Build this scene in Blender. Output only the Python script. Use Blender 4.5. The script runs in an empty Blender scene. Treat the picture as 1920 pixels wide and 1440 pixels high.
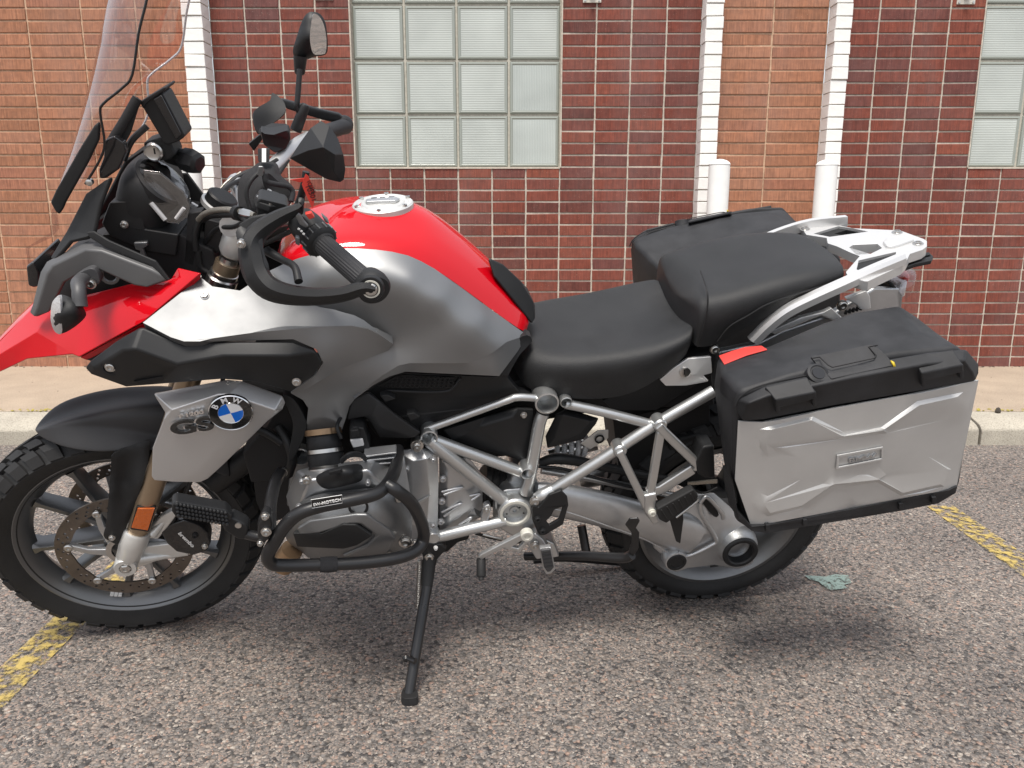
import bpy, bmesh, math, random
import numpy as np
from math import sin, cos, pi, radians
from mathutils import Vector, Matrix, geometry
random.seed(7); rng = np.random.default_rng(5)
SC = bpy.context.scene; COL = SC.collection
# ------------------------------------------------------------------ camera
F, TH, CH = 1492.8, 0.2112, 1.0663            # focal length in photo pixels, downward pitch, height
cd = bpy.data.cameras.new('camera'); cam = bpy.data.objects.new('camera', cd); COL.objects.link(cam)
cd.sensor_width = 36; cd.lens = F / 1920 * 36; cd.clip_start = .05; cd.clip_end = 3000
cam.location = (0, 0, CH); cam.rotation_euler = (pi / 2 - TH, 0, 0); SC.camera = cam
# ------------------------------------------------------------------ sky, sun, exposure
SUN_EL, SUN_AZ = radians(64), radians(14)     # azimuth: to the left of straight behind the camera
sd = Vector((-sin(SUN_AZ) * cos(SUN_EL), -cos(SUN_AZ) * cos(SUN_EL), sin(SUN_EL)))
w = bpy.data.worlds.new('World'); SC.world = w; w.use_nodes = True; nt = w.node_tree
sky = nt.nodes.new('ShaderNodeTexSky'); sky.sky_type = 'NISHITA'; sky.sun_disc = False
sky.sun_elevation = SUN_EL; sky.sun_rotation = math.atan2(sd.x, sd.y); sky.air_density = 1.0; sky.dust_density = 4.0; sky.ozone_density = 1.0
hz = nt.nodes.new('ShaderNodeMix'); hz.data_type = 'RGBA'; hz.inputs[0].default_value = .6; hz.inputs[7].default_value = (6.6, 6.7, 6.9, 1)   # thin even high haze over the blue
nt.links.new(sky.outputs[0], hz.inputs[6]); nt.links.new(hz.outputs[2], nt.nodes['Background'].inputs[0]); nt.nodes['Background'].inputs[1].default_value = 0.12
sl = bpy.data.lights.new('sun', 'SUN'); so = bpy.data.objects.new('sun', sl); COL.objects.link(so)
sl.energy = 2.9; sl.angle = radians(20); sl.color = (1, .95, .88); so.location = (0, 0, 8)
so.rotation_euler = sd.to_track_quat('Z', 'Y').to_euler()
SC.view_settings.view_transform = 'Standard'; SC.view_settings.look = 'None'; SC.view_settings.exposure = 0.52
SC.view_settings.gamma = 1; SC.view_settings.use_curve_mapping = False
SC.render.engine = 'CYCLES'; SC.cycles.use_denoising = True; SC.cycles.max_bounces = 8; SC.cycles.transparent_max_bounces = 16
# ------------------------------------------------------------------ materials
def setin(n, k, v):
    if k in n.inputs: n.inputs[k].default_value = v
def c4(c): return (c[0], c[1], c[2], 1)
def mat(name, col, rough=.5, metal=0, coat=0, var=.0, vscale=30, bump=0, bscale=300, rvar=.0, spec=.5, stretch=(1, 1, 1), coords='Object', coatr=.03):
    m = bpy.data.materials.new(name); m.use_nodes = True; t = m.node_tree; b = t.nodes['Principled BSDF']
    setin(b, 'Base Color', c4(col)); setin(b, 'Roughness', rough); setin(b, 'Metallic', metal); setin(b, 'Specular IOR Level', spec)
    setin(b, 'Coat Weight', coat); setin(b, 'Coat Roughness', coatr)
    if var or bump or rvar:
        tc = t.nodes.new('ShaderNodeTexCoord'); mp = t.nodes.new('ShaderNodeMapping'); mp.inputs['Scale'].default_value = stretch
        t.links.new(tc.outputs[coords], mp.inputs[0])
    if var or rvar:
        nz = t.nodes.new('ShaderNodeTexNoise'); nz.inputs['Scale'].default_value = vscale; nz.inputs['Detail'].default_value = 6
        nz.inputs['Roughness'].default_value = .65; t.links.new(mp.outputs[0], nz.inputs['Vector'])
    if var:
        rp = t.nodes.new('ShaderNodeValToRGB'); rp.color_ramp.elements[0].position = .3; rp.color_ramp.elements[1].position = .7
        rp.color_ramp.elements[0].color = c4([x * (1 - var) for x in col]); rp.color_ramp.elements[1].color = c4([min(1, x * (1 + var)) for x in col])
        t.links.new(nz.outputs[0], rp.inputs[0]); t.links.new(rp.outputs[0], b.inputs['Base Color'])
    if rvar:
        mr = t.nodes.new('ShaderNodeMapRange'); mr.inputs[1].default_value = .3; mr.inputs[2].default_value = .7
        mr.inputs[3].default_value = max(0, rough - rvar); mr.inputs[4].default_value = min(1, rough + rvar)
        t.links.new(nz.outputs[0], mr.inputs[0]); t.links.new(mr.outputs[0], b.inputs['Roughness'])
    if bump:
        n2 = t.nodes.new('ShaderNodeTexNoise'); n2.inputs['Scale'].default_value = bscale; n2.inputs['Detail'].default_value = 3
        t.links.new(mp.outputs[0], n2.inputs['Vector']); bp = t.nodes.new('ShaderNodeBump'); bp.inputs['Strength'].default_value = bump
        bp.inputs['Distance'].default_value = .002; t.links.new(n2.outputs[0], bp.inputs['Height']); t.links.new(bp.outputs[0], b.inputs['Normal'])
    return m
def ramp(t, stops, interp='LINEAR'):
    r = t.nodes.new('ShaderNodeValToRGB'); r.color_ramp.interpolation = interp; e = r.color_ramp.elements
    e[0].position, e[0].color = stops[0][0], c4(stops[0][1]); e[1].position, e[1].color = stops[-1][0], c4(stops[-1][1])
    for p, c in stops[1:-1]:
        x = e.new(p); x.color = c4(c)
    return r
def brick_mat(name, cols, rough=.8, speck=(.75, .62, .5)):
    m = bpy.data.materials.new(name); m.use_nodes = True; t = m.node_tree; b = t.nodes['Principled BSDF']; L = t.links.new
    oi = t.nodes.new('ShaderNodeObjectInfo'); tc = t.nodes.new('ShaderNodeTexCoord')
    rp = ramp(t, [(i / (len(cols) - 1), c) for i, c in enumerate(cols)]); L(oi.outputs['Random'], rp.inputs[0])
    ad = t.nodes.new('ShaderNodeVectorMath'); ad.operation = 'ADD'; sc = t.nodes.new('ShaderNodeVectorMath'); sc.operation = 'SCALE'; sc.inputs['Scale'].default_value = 37.
    cv = t.nodes.new('ShaderNodeCombineXYZ')
    for k in range(3): L(oi.outputs['Random'], cv.inputs[k])
    L(cv.outputs[0], sc.inputs[0]); L(tc.outputs['Object'], ad.inputs[0]); L(sc.outputs[0], ad.inputs[1])
    mp = t.nodes.new('ShaderNodeMapping'); mp.inputs['Scale'].default_value = (150, 150, 9); L(ad.outputs[0], mp.inputs[0])
    st = t.nodes.new('ShaderNodeTexNoise'); st.inputs['Scale'].default_value = 1; st.inputs['Detail'].default_value = 4; L(mp.outputs[0], st.inputs['Vector'])
    bl = t.nodes.new('ShaderNodeTexNoise'); bl.inputs['Scale'].default_value = 40; bl.inputs['Detail'].default_value = 5; L(ad.outputs[0], bl.inputs['Vector'])
    gr = t.nodes.new('ShaderNodeTexNoise'); gr.inputs['Scale'].default_value = 240; gr.inputs['Detail'].default_value = 2; L(ad.outputs[0], gr.inputs['Vector'])
    r1 = ramp(t, [(.3, (.5, .5, .5)), (.7, (1.45, 1.45, 1.45))]); L(st.outputs[0], r1.inputs[0])
    r2 = ramp(t, [(.3, (.86, .87, .89)), (.7, (1.12, 1.10, 1.07))]); L(bl.outputs[0], r2.inputs[0])
    m1 = t.nodes.new('ShaderNodeMix'); m1.data_type = 'RGBA'; m1.blend_type = 'MULTIPLY'; m1.inputs[0].default_value = .55; L(rp.outputs[0], m1.inputs[6]); L(r1.outputs[0], m1.inputs[7])
    m2 = t.nodes.new('ShaderNodeMix'); m2.data_type = 'RGBA'; m2.blend_type = 'MULTIPLY'; m2.inputs[0].default_value = 1; L(m1.outputs[2], m2.inputs[6]); L(r2.outputs[0], m2.inputs[7])
    sp = ramp(t, [(.70, (0, 0, 0)), (.76, (1, 1, 1))]); L(gr.outputs[0], sp.inputs[0])
    sm = t.nodes.new('ShaderNodeMath'); sm.operation = 'MULTIPLY'; sm.inputs[1].default_value = .55; L(sp.outputs[0], sm.inputs[0])
    m3 = t.nodes.new('ShaderNodeMix'); m3.data_type = 'RGBA'; L(sm.outputs[0], m3.inputs[0]); L(m2.outputs[2], m3.inputs[6]); m3.inputs[7].default_value = c4(speck)
    ge = t.nodes.new('ShaderNodeNewGeometry'); mp2 = t.nodes.new('ShaderNodeMapping'); mp2.inputs['Scale'].default_value = (2.2, 2.2, .7); L(ge.outputs['Position'], mp2.inputs[0])
    ef = t.nodes.new('ShaderNodeTexNoise'); ef.inputs['Scale'].default_value = 1.6; ef.inputs['Detail'].default_value = 7; ef.inputs['Roughness'].default_value = .7; L(mp2.outputs[0], ef.inputs['Vector'])
    er = ramp(t, [(.46, (0, 0, 0)), (.72, (.34, .34, .34))]); L(ef.outputs[0], er.inputs[0]); m4 = t.nodes.new('ShaderNodeMix'); m4.data_type = 'RGBA'; L(er.outputs[0], m4.inputs[0]); L(m3.outputs[2], m4.inputs[6]); m4.inputs[7].default_value = c4([x * .55 + .1 for x in cols[len(cols) // 2]])
    L(m4.outputs[2], b.inputs['Base Color']); setin(b, 'Roughness', rough); setin(b, 'Specular IOR Level', .3)
    bp = t.nodes.new('ShaderNodeBump'); bp.inputs['Strength'].default_value = .6; bp.inputs['Distance'].default_value = .002; L(st.outputs[0], bp.inputs['Height']); L(bp.outputs[0], b.inputs['Normal'])
    return m
M_ = {}
M_['brick_red'] = brick_mat('brick_red', [(.105, .036, .030), (.15, .042, .030), (.19, .052, .034), (.18, .055, .040), (.12, .046, .042), (.22, .064, .040)])
M_['brick_orange'] = brick_mat('brick_orange', [(.28, .128, .074), (.32, .146, .085), (.345, .155, .09), (.335, .163, .102), (.295, .127, .08)])
M_['mortar'] = mat('mortar', (.48, .43, .365), .9, var=.25, vscale=40, bump=.4, bscale=400)
M_['mortar_o'] = mat('mortar_tan', (.50, .34, .23), .9, var=.25, vscale=40, bump=.4, bscale=400)
M_['white_paint'] = mat('white_paint', (.78, .78, .76), .6, var=.05, vscale=20, bump=.5, bscale=70)
M_['bollard'] = mat('bollard_paint', (.78, .79, .78), .45, var=.04, vscale=15, bump=.12, bscale=60)
M_['galv'] = mat('bracket_metal', (.55, .52, .46), .5, .3, var=.25, vscale=25)
def asphalt():
    m = bpy.data.materials.new('asphalt'); m.use_nodes = True; t = m.node_tree; b = t.nodes['Principled BSDF']; L = t.links.new
    tc = t.nodes.new('ShaderNodeTexCoord'); wob = t.nodes.new('ShaderNodeTexNoise'); wob.inputs['Scale'].default_value = 180; L(tc.outputs['Object'], wob.inputs['Vector'])
    mx = t.nodes.new('ShaderNodeVectorMath'); mx.operation = 'MULTIPLY_ADD'; mx.inputs[1].default_value = (.006, .006, .006); L(wob.outputs['Color'], mx.inputs[0]); L(tc.outputs['Object'], mx.inputs[2])
    def vor(s):
        v = t.nodes.new('ShaderNodeTexVoronoi'); v.inputs['Scale'].default_value = s; L(mx.outputs[0], v.inputs['Vector']); return v
    v1, v2 = vor(120), vor(260)
    se = t.nodes.new('ShaderNodeSeparateColor'); L(v1.outputs['Color'], se.inputs[0])
    se2 = t.nodes.new('ShaderNodeSeparateColor'); L(v2.outputs['Color'], se2.inputs[0])
    st = [(0, (0.069, 0.065, 0.065)), (.10, (0.100, 0.094, 0.089)), (.22, (0.186, 0.167, 0.152)), (.40, (0.243, 0.206, 0.182)), (.56, (0.139, 0.130, 0.124)), (.68, (0.312, 0.261, 0.225)), (.80, (0.208, 0.193, 0.182)), (.89, (0.338, 0.240, 0.195)), (.95, (0.407, 0.361, 0.316)), (1, (0.338, 0.318, 0.299))]
    r1 = ramp(t, st, 'CONSTANT'); L(se.outputs[0], r1.inputs[0]); r2 = ramp(t, st, 'CONSTANT'); L(se2.outputs[1], r2.inputs[0])
    big = t.nodes.new('ShaderNodeMath'); big.operation = 'GREATER_THAN'; big.inputs[1].default_value = .45; L(se.outputs[2], big.inputs[0])
    mc = t.nodes.new('ShaderNodeMix'); mc.data_type = 'RGBA'; L(big.outputs[0], mc.inputs[0]); L(r2.outputs[0], mc.inputs[6]); L(r1.outputs[0], mc.inputs[7])
    dm = t.nodes.new('ShaderNodeMix'); dm.data_type = 'FLOAT'; L(big.outputs[0], dm.inputs[0])
    d2 = t.nodes.new('ShaderNodeMath'); d2.operation = 'MULTIPLY'; d2.inputs[1].default_value = .5; L(v2.outputs['Distance'], d2.inputs[0])
    L(d2.outputs[0], dm.inputs[2]); L(v1.outputs['Distance'], dm.inputs[3])
    gap = ramp(t, [(.40, (1, 1, 1)), (.78, (.42, .40, .38))]); L(dm.outputs[0], gap.inputs[0])
    mg = t.nodes.new('ShaderNodeMix'); mg.data_type = 'RGBA'; mg.blend_type = 'MULTIPLY'; mg.inputs[0].default_value = .8; L(mc.outputs[2], mg.inputs[6]); L(gap.outputs[0], mg.inputs[7])
    lg = t.nodes.new('ShaderNodeTexNoise'); lg.inputs['Scale'].default_value = 2.2; lg.inputs['Detail'].default_value = 5; L(tc.outputs['Object'], lg.inputs['Vector'])
    rl = ramp(t, [(.22, (.70, .705, .72)), (.5, (.98, .98, .98)), (.78, (1.18, 1.16, 1.14))]); L(lg.outputs[0], rl.inputs[0])
    ml = t.nodes.new('ShaderNodeMix'); ml.data_type = 'RGBA'; ml.blend_type = 'MULTIPLY'; ml.inputs[0].default_value = 1; L(mg.outputs[2], ml.inputs[6]); L(rl.outputs[0], ml.inputs[7])
    L(ml.outputs[2], b.inputs['Base Color']); setin(b, 'Roughness', .85); setin(b, 'Specular IOR Level', .35)
    bp = t.nodes.new('ShaderNodeBump'); bp.invert = True; bp.inputs['Strength'].default_value = 1; bp.inputs['Distance'].default_value = .004; L(dm.outputs[0], bp.inputs['Height']); L(bp.outputs[0], b.inputs['Normal'])
    return m
M_['asphalt'] = asphalt()
def concrete(name, c1, c2, sp):
    m = mat(name, c1, .9); t = m.node_tree; b = t.nodes['Principled BSDF']; L = t.links.new
    tc = t.nodes.new('ShaderNodeTexCoord'); a = t.nodes.new('ShaderNodeTexNoise'); a.inputs['Scale'].default_value = 5; a.inputs['Detail'].default_value = 8; a.inputs['Roughness'].default_value = .7
    g = t.nodes.new('ShaderNodeTexNoise'); g.inputs['Scale'].default_value = 160; g.inputs['Detail'].default_value = 3
    L(tc.outputs['Object'], a.inputs['Vector']); L(tc.outputs['Object'], g.inputs['Vector'])
    r = ramp(t, [(.3, c2), (.65, c1)]); L(a.outputs[0], r.inputs[0]); r2 = ramp(t, [(.3, (.7, .68, .66)), (.5, (1, 1, 1)), (.75, sp)]); L(g.outputs[0], r2.inputs[0])
    mm = t.nodes.new('ShaderNodeMix'); mm.data_type = 'RGBA'; mm.blend_type = 'MULTIPLY'; mm.inputs[0].default_value = 1; L(r.outputs[0], mm.inputs[6]); L(r2.outputs[0], mm.inputs[7]); L(mm.outputs[2], b.inputs['Base Color'])
    bp = t.nodes.new('ShaderNodeBump'); bp.inputs['Strength'].default_value = .7; bp.inputs['Distance'].default_value = .003; L(g.outputs[0], bp.inputs['Height']); L(bp.outputs[0], b.inputs['Normal'])
    return m
M_['walk'] = concrete('sidewalk_concrete', (.41, .335, .255), (.33, .268, .205), (1.15, 1.1, 1.05))
M_['kerb'] = concrete('kerb_concrete', (.42, .39, .325), (.31, .285, .24), (1.15, 1.12, 1.1))
def worn(name, col, lo, hi, sc):
    m = mat(name, col, .7); t = m.node_tree; b = t.nodes['Principled BSDF']; L = t.links.new
    tc = t.nodes.new('ShaderNodeTexCoord'); n1 = t.nodes.new('ShaderNodeTexNoise'); n1.inputs['Scale'].default_value = sc; n1.inputs['Detail'].default_value = 8; n1.inputs['Roughness'].default_value = .75
    L(tc.outputs['Object'], n1.inputs['Vector']); r = ramp(t, [(lo, (0, 0, 0)), (hi, (1, 1, 1))]); L(n1.outputs[0], r.inputs[0]); L(r.outputs[0], b.inputs['Alpha'])
    return m
M_['yellow'] = worn('yellow_line_paint', (.46, .345, .105), .46, .58, 30)
M_['teal'] = worn('teal_paint', (.24, .32, .29), .40, .50, 70)
M_['moss'] = mat('moss', (.30, .25, .05), .9, var=.3)
M_['dirt'] = mat('dirt', (.06, .05, .04), .9, var=.3)
def glass_block(name, rot, tone):
    m = mat(name, tone, .22, spec=.7); t = m.node_tree; b = t.nodes['Principled BSDF']; L = t.links.new
    tc = t.nodes.new('ShaderNodeTexCoord'); oi = t.nodes.new('ShaderNodeObjectInfo')
    n = t.nodes.new('ShaderNodeTexNoise'); n.inputs['Scale'].default_value = 3.2; L(tc.outputs['Object'], n.inputs['Vector'])
    n.noise_dimensions = '4D'; mw = t.nodes.new('ShaderNodeMath'); mw.operation = 'MULTIPLY'; mw.inputs[1].default_value = 50; L(oi.outputs['Random'], mw.inputs[0]); L(mw.outputs[0], n.inputs['W'])
    r = ramp(t, [(.25, [x * .82 for x in tone]), (.5, tone), (.8, [min(1, x * 1.16) for x in tone])]); L(n.outputs[0], r.inputs[0])
    wv = t.nodes.new('ShaderNodeTexWave'); wv.bands_direction = rot; wv.inputs['Scale'].default_value = 32; wv.inputs['Distortion'].default_value = .6; wv.inputs['Detail Scale'].default_value = 8
    L(tc.outputs['Object'], wv.inputs['Vector']); rr = ramp(t, [(0, (.90, .905, .90)), (1, (1.08, 1.08, 1.08))]); L(wv.outputs[0], rr.inputs[0])
    mm = t.nodes.new('ShaderNodeMix'); mm.data_type = 'RGBA'; mm.blend_type = 'MULTIPLY'; mm.inputs[0].default_value = 1; L(r.outputs[0], mm.inputs[6]); L(rr.outputs[0], mm.inputs[7]); L(mm.outputs[2], b.inputs['Base Color'])
    bp = t.nodes.new('ShaderNodeBump'); bp.inputs['Strength'].default_value = .35; bp.inputs['Distance'].default_value = .003; L(wv.outputs[0], bp.inputs['Height']); L(bp.outputs[0], b.inputs['Normal'])
    return m
M_['gb_h'] = glass_block('glass_block_ribbed_across', 'Z', (.44, .475, .45)); M_['gb_v'] = glass_block('glass_block_ribbed_upright', 'X', (.42, .46, .44))
M_['gb_edge'] = mat('glass_block_edge', (.27, .295, .265), .15, spec=.8)
M_['gb_mortar'] = mat('window_mortar', (.42, .40, .34), .85, var=.2, vscale=60)
# bike materials
M_['red'] = mat('red_gloss_paint', (.50, .001, .007), .5, coat=.85, coatr=.02, spec=.05)
M_['grey'] = mat('grey_satin_metallic', (.235, .24, .245), .46, .74, rvar=.04, vscale=8)
M_['wing'] = mat('wing_silver_satin', (.185, .189, .193), .52, .72, rvar=.04, vscale=8)
M_['silver'] = mat('silver_satin_paint', (.54, .54, .54), .38, .75, rvar=.03, vscale=9)
M_['frame'] = mat('silver_frame_paint', (.55, .56, .56), .34, .85, rvar=.05, vscale=14)
M_['cast'] = mat('cast_aluminium', (.50, .51, .52), .38, .85, var=.08, vscale=14, bump=.15, bscale=500)
M_['engine'] = mat('engine_grey', (.20, .205, .21), .40, .75, var=.06, vscale=10, bump=.1, bscale=500)
M_['lightcast'] = mat('pale_painted_cast', (.66, .66, .64), .4, .55, var=.08, vscale=12)
M_['blk'] = mat('black_plastic', (.013, .0135, .0145), .48, var=.12, vscale=10, bump=.12, bscale=900, spec=.35)
M_['blkm'] = mat('black_textured_plastic', (.015, .0155, .0165), .56, var=.2, vscale=7, bump=.25, bscale=1100, spec=.35)
M_['blkg'] = mat('black_gloss', (.012, .012, .013), .18, coat=.4)
M_['blkt'] = mat('black_tube_coating', (.014, .014, .015), .33, rvar=.06, vscale=20)
M_['rubber'] = mat('tyre_rubber', (.018, .018, .0185), .62, var=.25, vscale=9, bump=.2, bscale=700, spec=.35)
M_['grip'] = mat('grip_rubber', (.018, .018, .02), .6, bump=.2, bscale=900)
M_['vinyl'] = mat('seat_vinyl', (.018, .0185, .0195), .48, var=.3, vscale=7, bump=.5, bscale=700, rvar=.05, spec=.35)
M_['case'] = mat('case_black_plastic', (.020, .0205, .0225), .55, var=.6, vscale=9, bump=.25, bscale=1000, rvar=.06, spec=.35)
M_['caseal'] = mat('case_silver_panel', (.54, .54, .53), .40, .5, var=.05, vscale=6)
M_['bright'] = mat('bright_silver_paint', (.66, .66, .655), .36, .55, rvar=.03, vscale=9)
M_['arch'] = mat('matt_grey_paint', (.105, .105, .107), .5, .4, bump=.1, bscale=900)
M_['stalk'] = mat('dark_grey_plastic', (.055, .055, .058), .5)
M_['lensil'] = mat('clear_indicator_lens', (.55, .55, .56), .12, .4, coat=.6, bump=.5, bscale=250)
M_['rim'] = mat('rim_grey', (.165, .168, .171), .36, .8, rvar=.05, vscale=12)
M_['disc'] = mat('brake_disc_steel', (.155, .133, .115), .38, .8, var=.2, vscale=18)
M_['steel'] = mat('bolt_steel', (.55, .54, .52), .28, 1)
M_['chrome'] = mat('chrome', (.8, .8, .8), .08, 1)
M_['gold'] = mat('fork_tube_tan', (.33, .25, .17), .35, .7, var=.08, vscale=12)
M_['amber'] = mat('amber_reflector', (.55, .11, .008), .18, coat=.8, bump=.6, bscale=260)
M_['red_reflector'] = mat('red_case_reflector', (.62, .05, .04), .3, coat=.4)
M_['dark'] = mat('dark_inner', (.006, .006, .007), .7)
M_['grey_plastic'] = mat('grey_fender_plastic', (.036, .036, .038), .48, bump=.2, bscale=1000, var=.1, vscale=6, spec=.35)
M_['tag'] = mat('red_card', (.62, .045, .03), .5)
M_['white'] = mat('white_print', (.75, .75, .74), .5)
M_['blackprint'] = mat('black_print', (.01, .01, .01), .5)
M_['blue'] = mat('emblem_blue', (.005, .14, .62), .25, coat=.8)
M_['emblack'] = mat('emblem_black', (.008, .008, .008), .2, coat=.8)
M_['emwhite'] = mat('emblem_white', (.75, .76, .77), .25, coat=.8)
M_['fabric'] = mat('black_nylon', (.016, .016, .018), .9, var=.25, vscale=200, bump=.5, bscale=700)
M_['yellowp'] = mat('yellow_plastic', (.6, .45, .03), .5)
M_['mirror'] = mat('mirror_glass', (.75, .75, .75), .02, 1)
M_['braid'] = mat('braided_hose', (.35, .33, .29), .35, .7, var=.4, vscale=400)
M_['ivory'] = mat('ivory_ring', (.62, .61, .55), .45, .2)
M_['brown'] = mat('exhaust_tan', (.30, .20, .12), .35, .8, var=.25, vscale=12)
M_['clip'] = mat('pale_plastic', (.55, .55, .55), .5)
def clear(name, tint, rough, amt):
    m = bpy.data.materials.new(name); m.use_nodes = True; t = m.node_tree; t.nodes.remove(t.nodes['Principled BSDF']); L = t.links.new
    tr = t.nodes.new('ShaderNodeBsdfTransparent'); tr.inputs[0].default_value = c4(tint); gl = t.nodes.new('ShaderNodeBsdfGlossy'); gl.inputs['Roughness'].default_value = rough; gl.inputs[0].default_value = (1, 1, 1, 1)
    lw = t.nodes.new('ShaderNodeLayerWeight'); lw.inputs[0].default_value = .25; fr = t.nodes.new('ShaderNodeMath'); fr.operation = 'POWER'; fr.inputs[1].default_value = 2.5; L(lw.outputs['Facing'], fr.inputs[0]); ad = t.nodes.new('ShaderNodeMath'); ad.operation = 'ADD'; ad.inputs[1].default_value = amt; ad.use_clamp = True; L(fr.outputs[0], ad.inputs[0])
    mx = t.nodes.new('ShaderNodeMixShader'); L(ad.outputs[0], mx.inputs[0]); L(tr.outputs[0], mx.inputs[1]); L(gl.outputs[0], mx.inputs[2]); L(mx.outputs[0], t.nodes['Material Output'].inputs[0])
    return m
M_['screen'] = clear('clear_screen', (.86, .81, .80), .03, .055)
M_['lens'] = clear('clear_lens', (.75, .75, .75), .08, .10)
M_['display'] = mat('instrument_display_grey', (.10, .098, .095), .45, var=.5, vscale=60)
M_['taillens'] = clear('tail_lens', (.86, .83, .83), .03, .06)
# ------------------------------------------------------------------ geometry helpers
def link(o, parent=None):
    COL.objects.link(o)
    if parent is not None: o.parent = parent
    return o
def tag(o, label, cat, group=None, kind=None):
    if label: o['label'] = label
    if cat: o['category'] = cat
    if group: o['group'] = group
    if kind: o['kind'] = kind
    return o
def empty(name, loc=(0, 0, 0)):
    o = bpy.data.objects.new(name, None); o.empty_display_size = .05; o.location = loc; return link(o)
def mesh(name, v, f, m, parent=None, smooth=None, bevel=0, seg=2, solid=0, sub=0, ang=32, fix=False):
    me = bpy.data.meshes.new(name); me.from_pydata([tuple(map(float, p)) for p in v], [], [tuple(int(i) for i in q) for q in f])
    if fix:
        bm = bmesh.new(); bm.from_mesh(me); bmesh.ops.remove_doubles(bm, verts=bm.verts, dist=1e-5); bmesh.ops.recalc_face_normals(bm, faces=bm.faces); bm.to_mesh(me); bm.free()
    me.materials.append(M_[m] if isinstance(m, str) else m); me.validate()
    o = link(bpy.data.objects.new(name, me), parent)
    if solid:
        s = o.modifiers.new('solid', 'SOLIDIFY'); s.thickness = abs(solid); s.offset = -1 if solid > 0 else 1; s.use_even_offset = False
    if sub:
        s = o.modifiers.new('sub', 'SUBSURF'); s.levels = s.render_levels = sub
    if bevel:
        b = o.modifiers.new('bevel', 'BEVEL'); b.width = bevel; b.segments = seg; b.limit_method = 'ANGLE'; b.angle_limit = radians(28); b.use_clamp_overlap = True
    if smooth is None: smooth = True
    if smooth:
        me.polygons.foreach_set('use_smooth', [True] * len(me.polygons))
        if sub or bevel:
            wn = o.modifiers.new('wn', 'WEIGHTED_NORMAL') if bevel and not sub else None
        else: me.set_sharp_from_angle(angle=radians(ang))
    return o
def box(c, s):
    x, y, z = c; a, b, d = s[0] / 2, s[1] / 2, s[2] / 2
    v = [(x + i * a, y + j * b, z + k * d) for i in (-1, 1) for j in (-1, 1) for k in (-1, 1)]
    return v, [(0, 1, 3, 2), (4, 6, 7, 5), (0, 4, 5, 1), (2, 3, 7, 6), (0, 2, 6, 4), (1, 5, 7, 3)]
class MB:
    def __init__(s): s.v = []; s.f = []
    def add(s, v, f):
        n = len(s.v); s.v += [tuple(p) for p in v]; s.f += [tuple(i + n for i in q) for q in f]; return s
    def out(s, name, m, parent=None, **k): return mesh(name, s.v, s.f, m, parent, **k)
# photo pixel -> world point on a plane
C0 = np.array([0, 0, CH])
def ray(px, py):
    u = (px - 960) / F; v = (py - 720) / F; c, s = cos(TH), sin(TH); return np.array([u, c - v * s, -s - v * c])
def W(px, py, y): d = ray(px, py); return C0 + d * (y / d[1])
def G(px, py, z=0): d = ray(px, py); return C0 + d * ((z - CH) / d[2])
# ================================================================== SETTING
D = 4.917                                      # distance of the wall face
ZW, PITCH = .125, .0677; Z1 = .1862
v, f = [(-150, -150, 0), (150, -150, 0), (150, 150, 0), (-150, 150, 0)], [(0, 1, 2, 3)]
tag(mesh('ground', v, f, 'asphalt'), 'worn chip seal asphalt parking lot with pink and grey stones', 'ground', kind='structure')
KX = G(1826, 830)[0]; KF = 3.60
kb = empty('kerb', (0, KF, 0)); tag(kb, 'pale worn concrete kerb along the edge of the sidewalk', 'kerb', kind='structure')
prof = [(0, -.05), (0, .066), (.006, .078), (.03, .094), (.10, .112), (.165, .1235), (.17, -.05)]
for i, (xa, xb_) in enumerate([(-9.2, -6.02), (-6, -2.92), (-2.9, KX - .006), (KX + .006, KX + 3.0), (KX + 3.012, KX + 6)]):
    v = []; n = 16
    for k in range(n + 1):
        x = xa + (xb_ - xa) * k / n
        for (y, z) in prof: v.append((x, y + random.uniform(-.002, .002), z + random.uniform(-.002, .002)))
    m = len(prof); f = [(a * m + b, a * m + b + 1, (a + 1) * m + b + 1, (a + 1) * m + b) for a in range(n) for b in range(m - 1)]
    f += [tuple(range(m)), tuple(range(n * m + m - 1, n * m - 1, -1))]
    mesh('kerb_stone', v, f, 'kerb', kb, bevel=.004, fix=True)
v, f = box((0, (KF + .175 + D + .3) / 2, .02), (24, D + .3 - KF - .175, .21))
tag(mesh('sidewalk', v, f, 'walk', bevel=.006), 'beige pink concrete sidewalk between kerb and brick wall', 'sidewalk', kind='structure')
# paint marks on the ground
def flat(name, pts, m, z=.004):
    v = [tuple(G(*p)[:2]) + (z,) for p in pts]; t = geometry.tessellate_polygon([[Vector(q) for q in v]])
    return mesh(name, v, [tuple(q) for q in t], m, smooth=False, fix=True)
def strip(a, b, wd, ext=0):
    a, b = np.array(G(*a)), np.array(G(*b)); d = (b - a) / np.linalg.norm(b - a); n = np.array([-d[1], d[0], 0]) * wd / 2; b = b + d * ext
    return [a + n, a - n, b - n, b + n]
for (a, b, lab) in (((-60, 1352), (228, 1068), 'worn yellow parking line running under the front wheel'), ((1762, 950), (2010, 1125), 'worn yellow parking line behind the left side case')):
    q = strip(a, b, .10, .05); o = mesh('parking_line', [(p[0], p[1], .004) for p in q], [(0, 1, 2, 3)], 'yellow', fix=True); tag(o, lab, 'line', kind='structure')
o = flat('paint_patch', [(1508, 1082), (1545, 1084), (1566, 1080), (1590, 1082), (1596, 1096), (1582, 1100), (1588, 1106), (1560, 1110), (1548, 1106), (1535, 1094), (1518, 1090)], 'teal', .006)
tag(o, 'chipped pale teal paint patch on asphalt behind rear tyre', 'paint patch', kind='structure')
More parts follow.
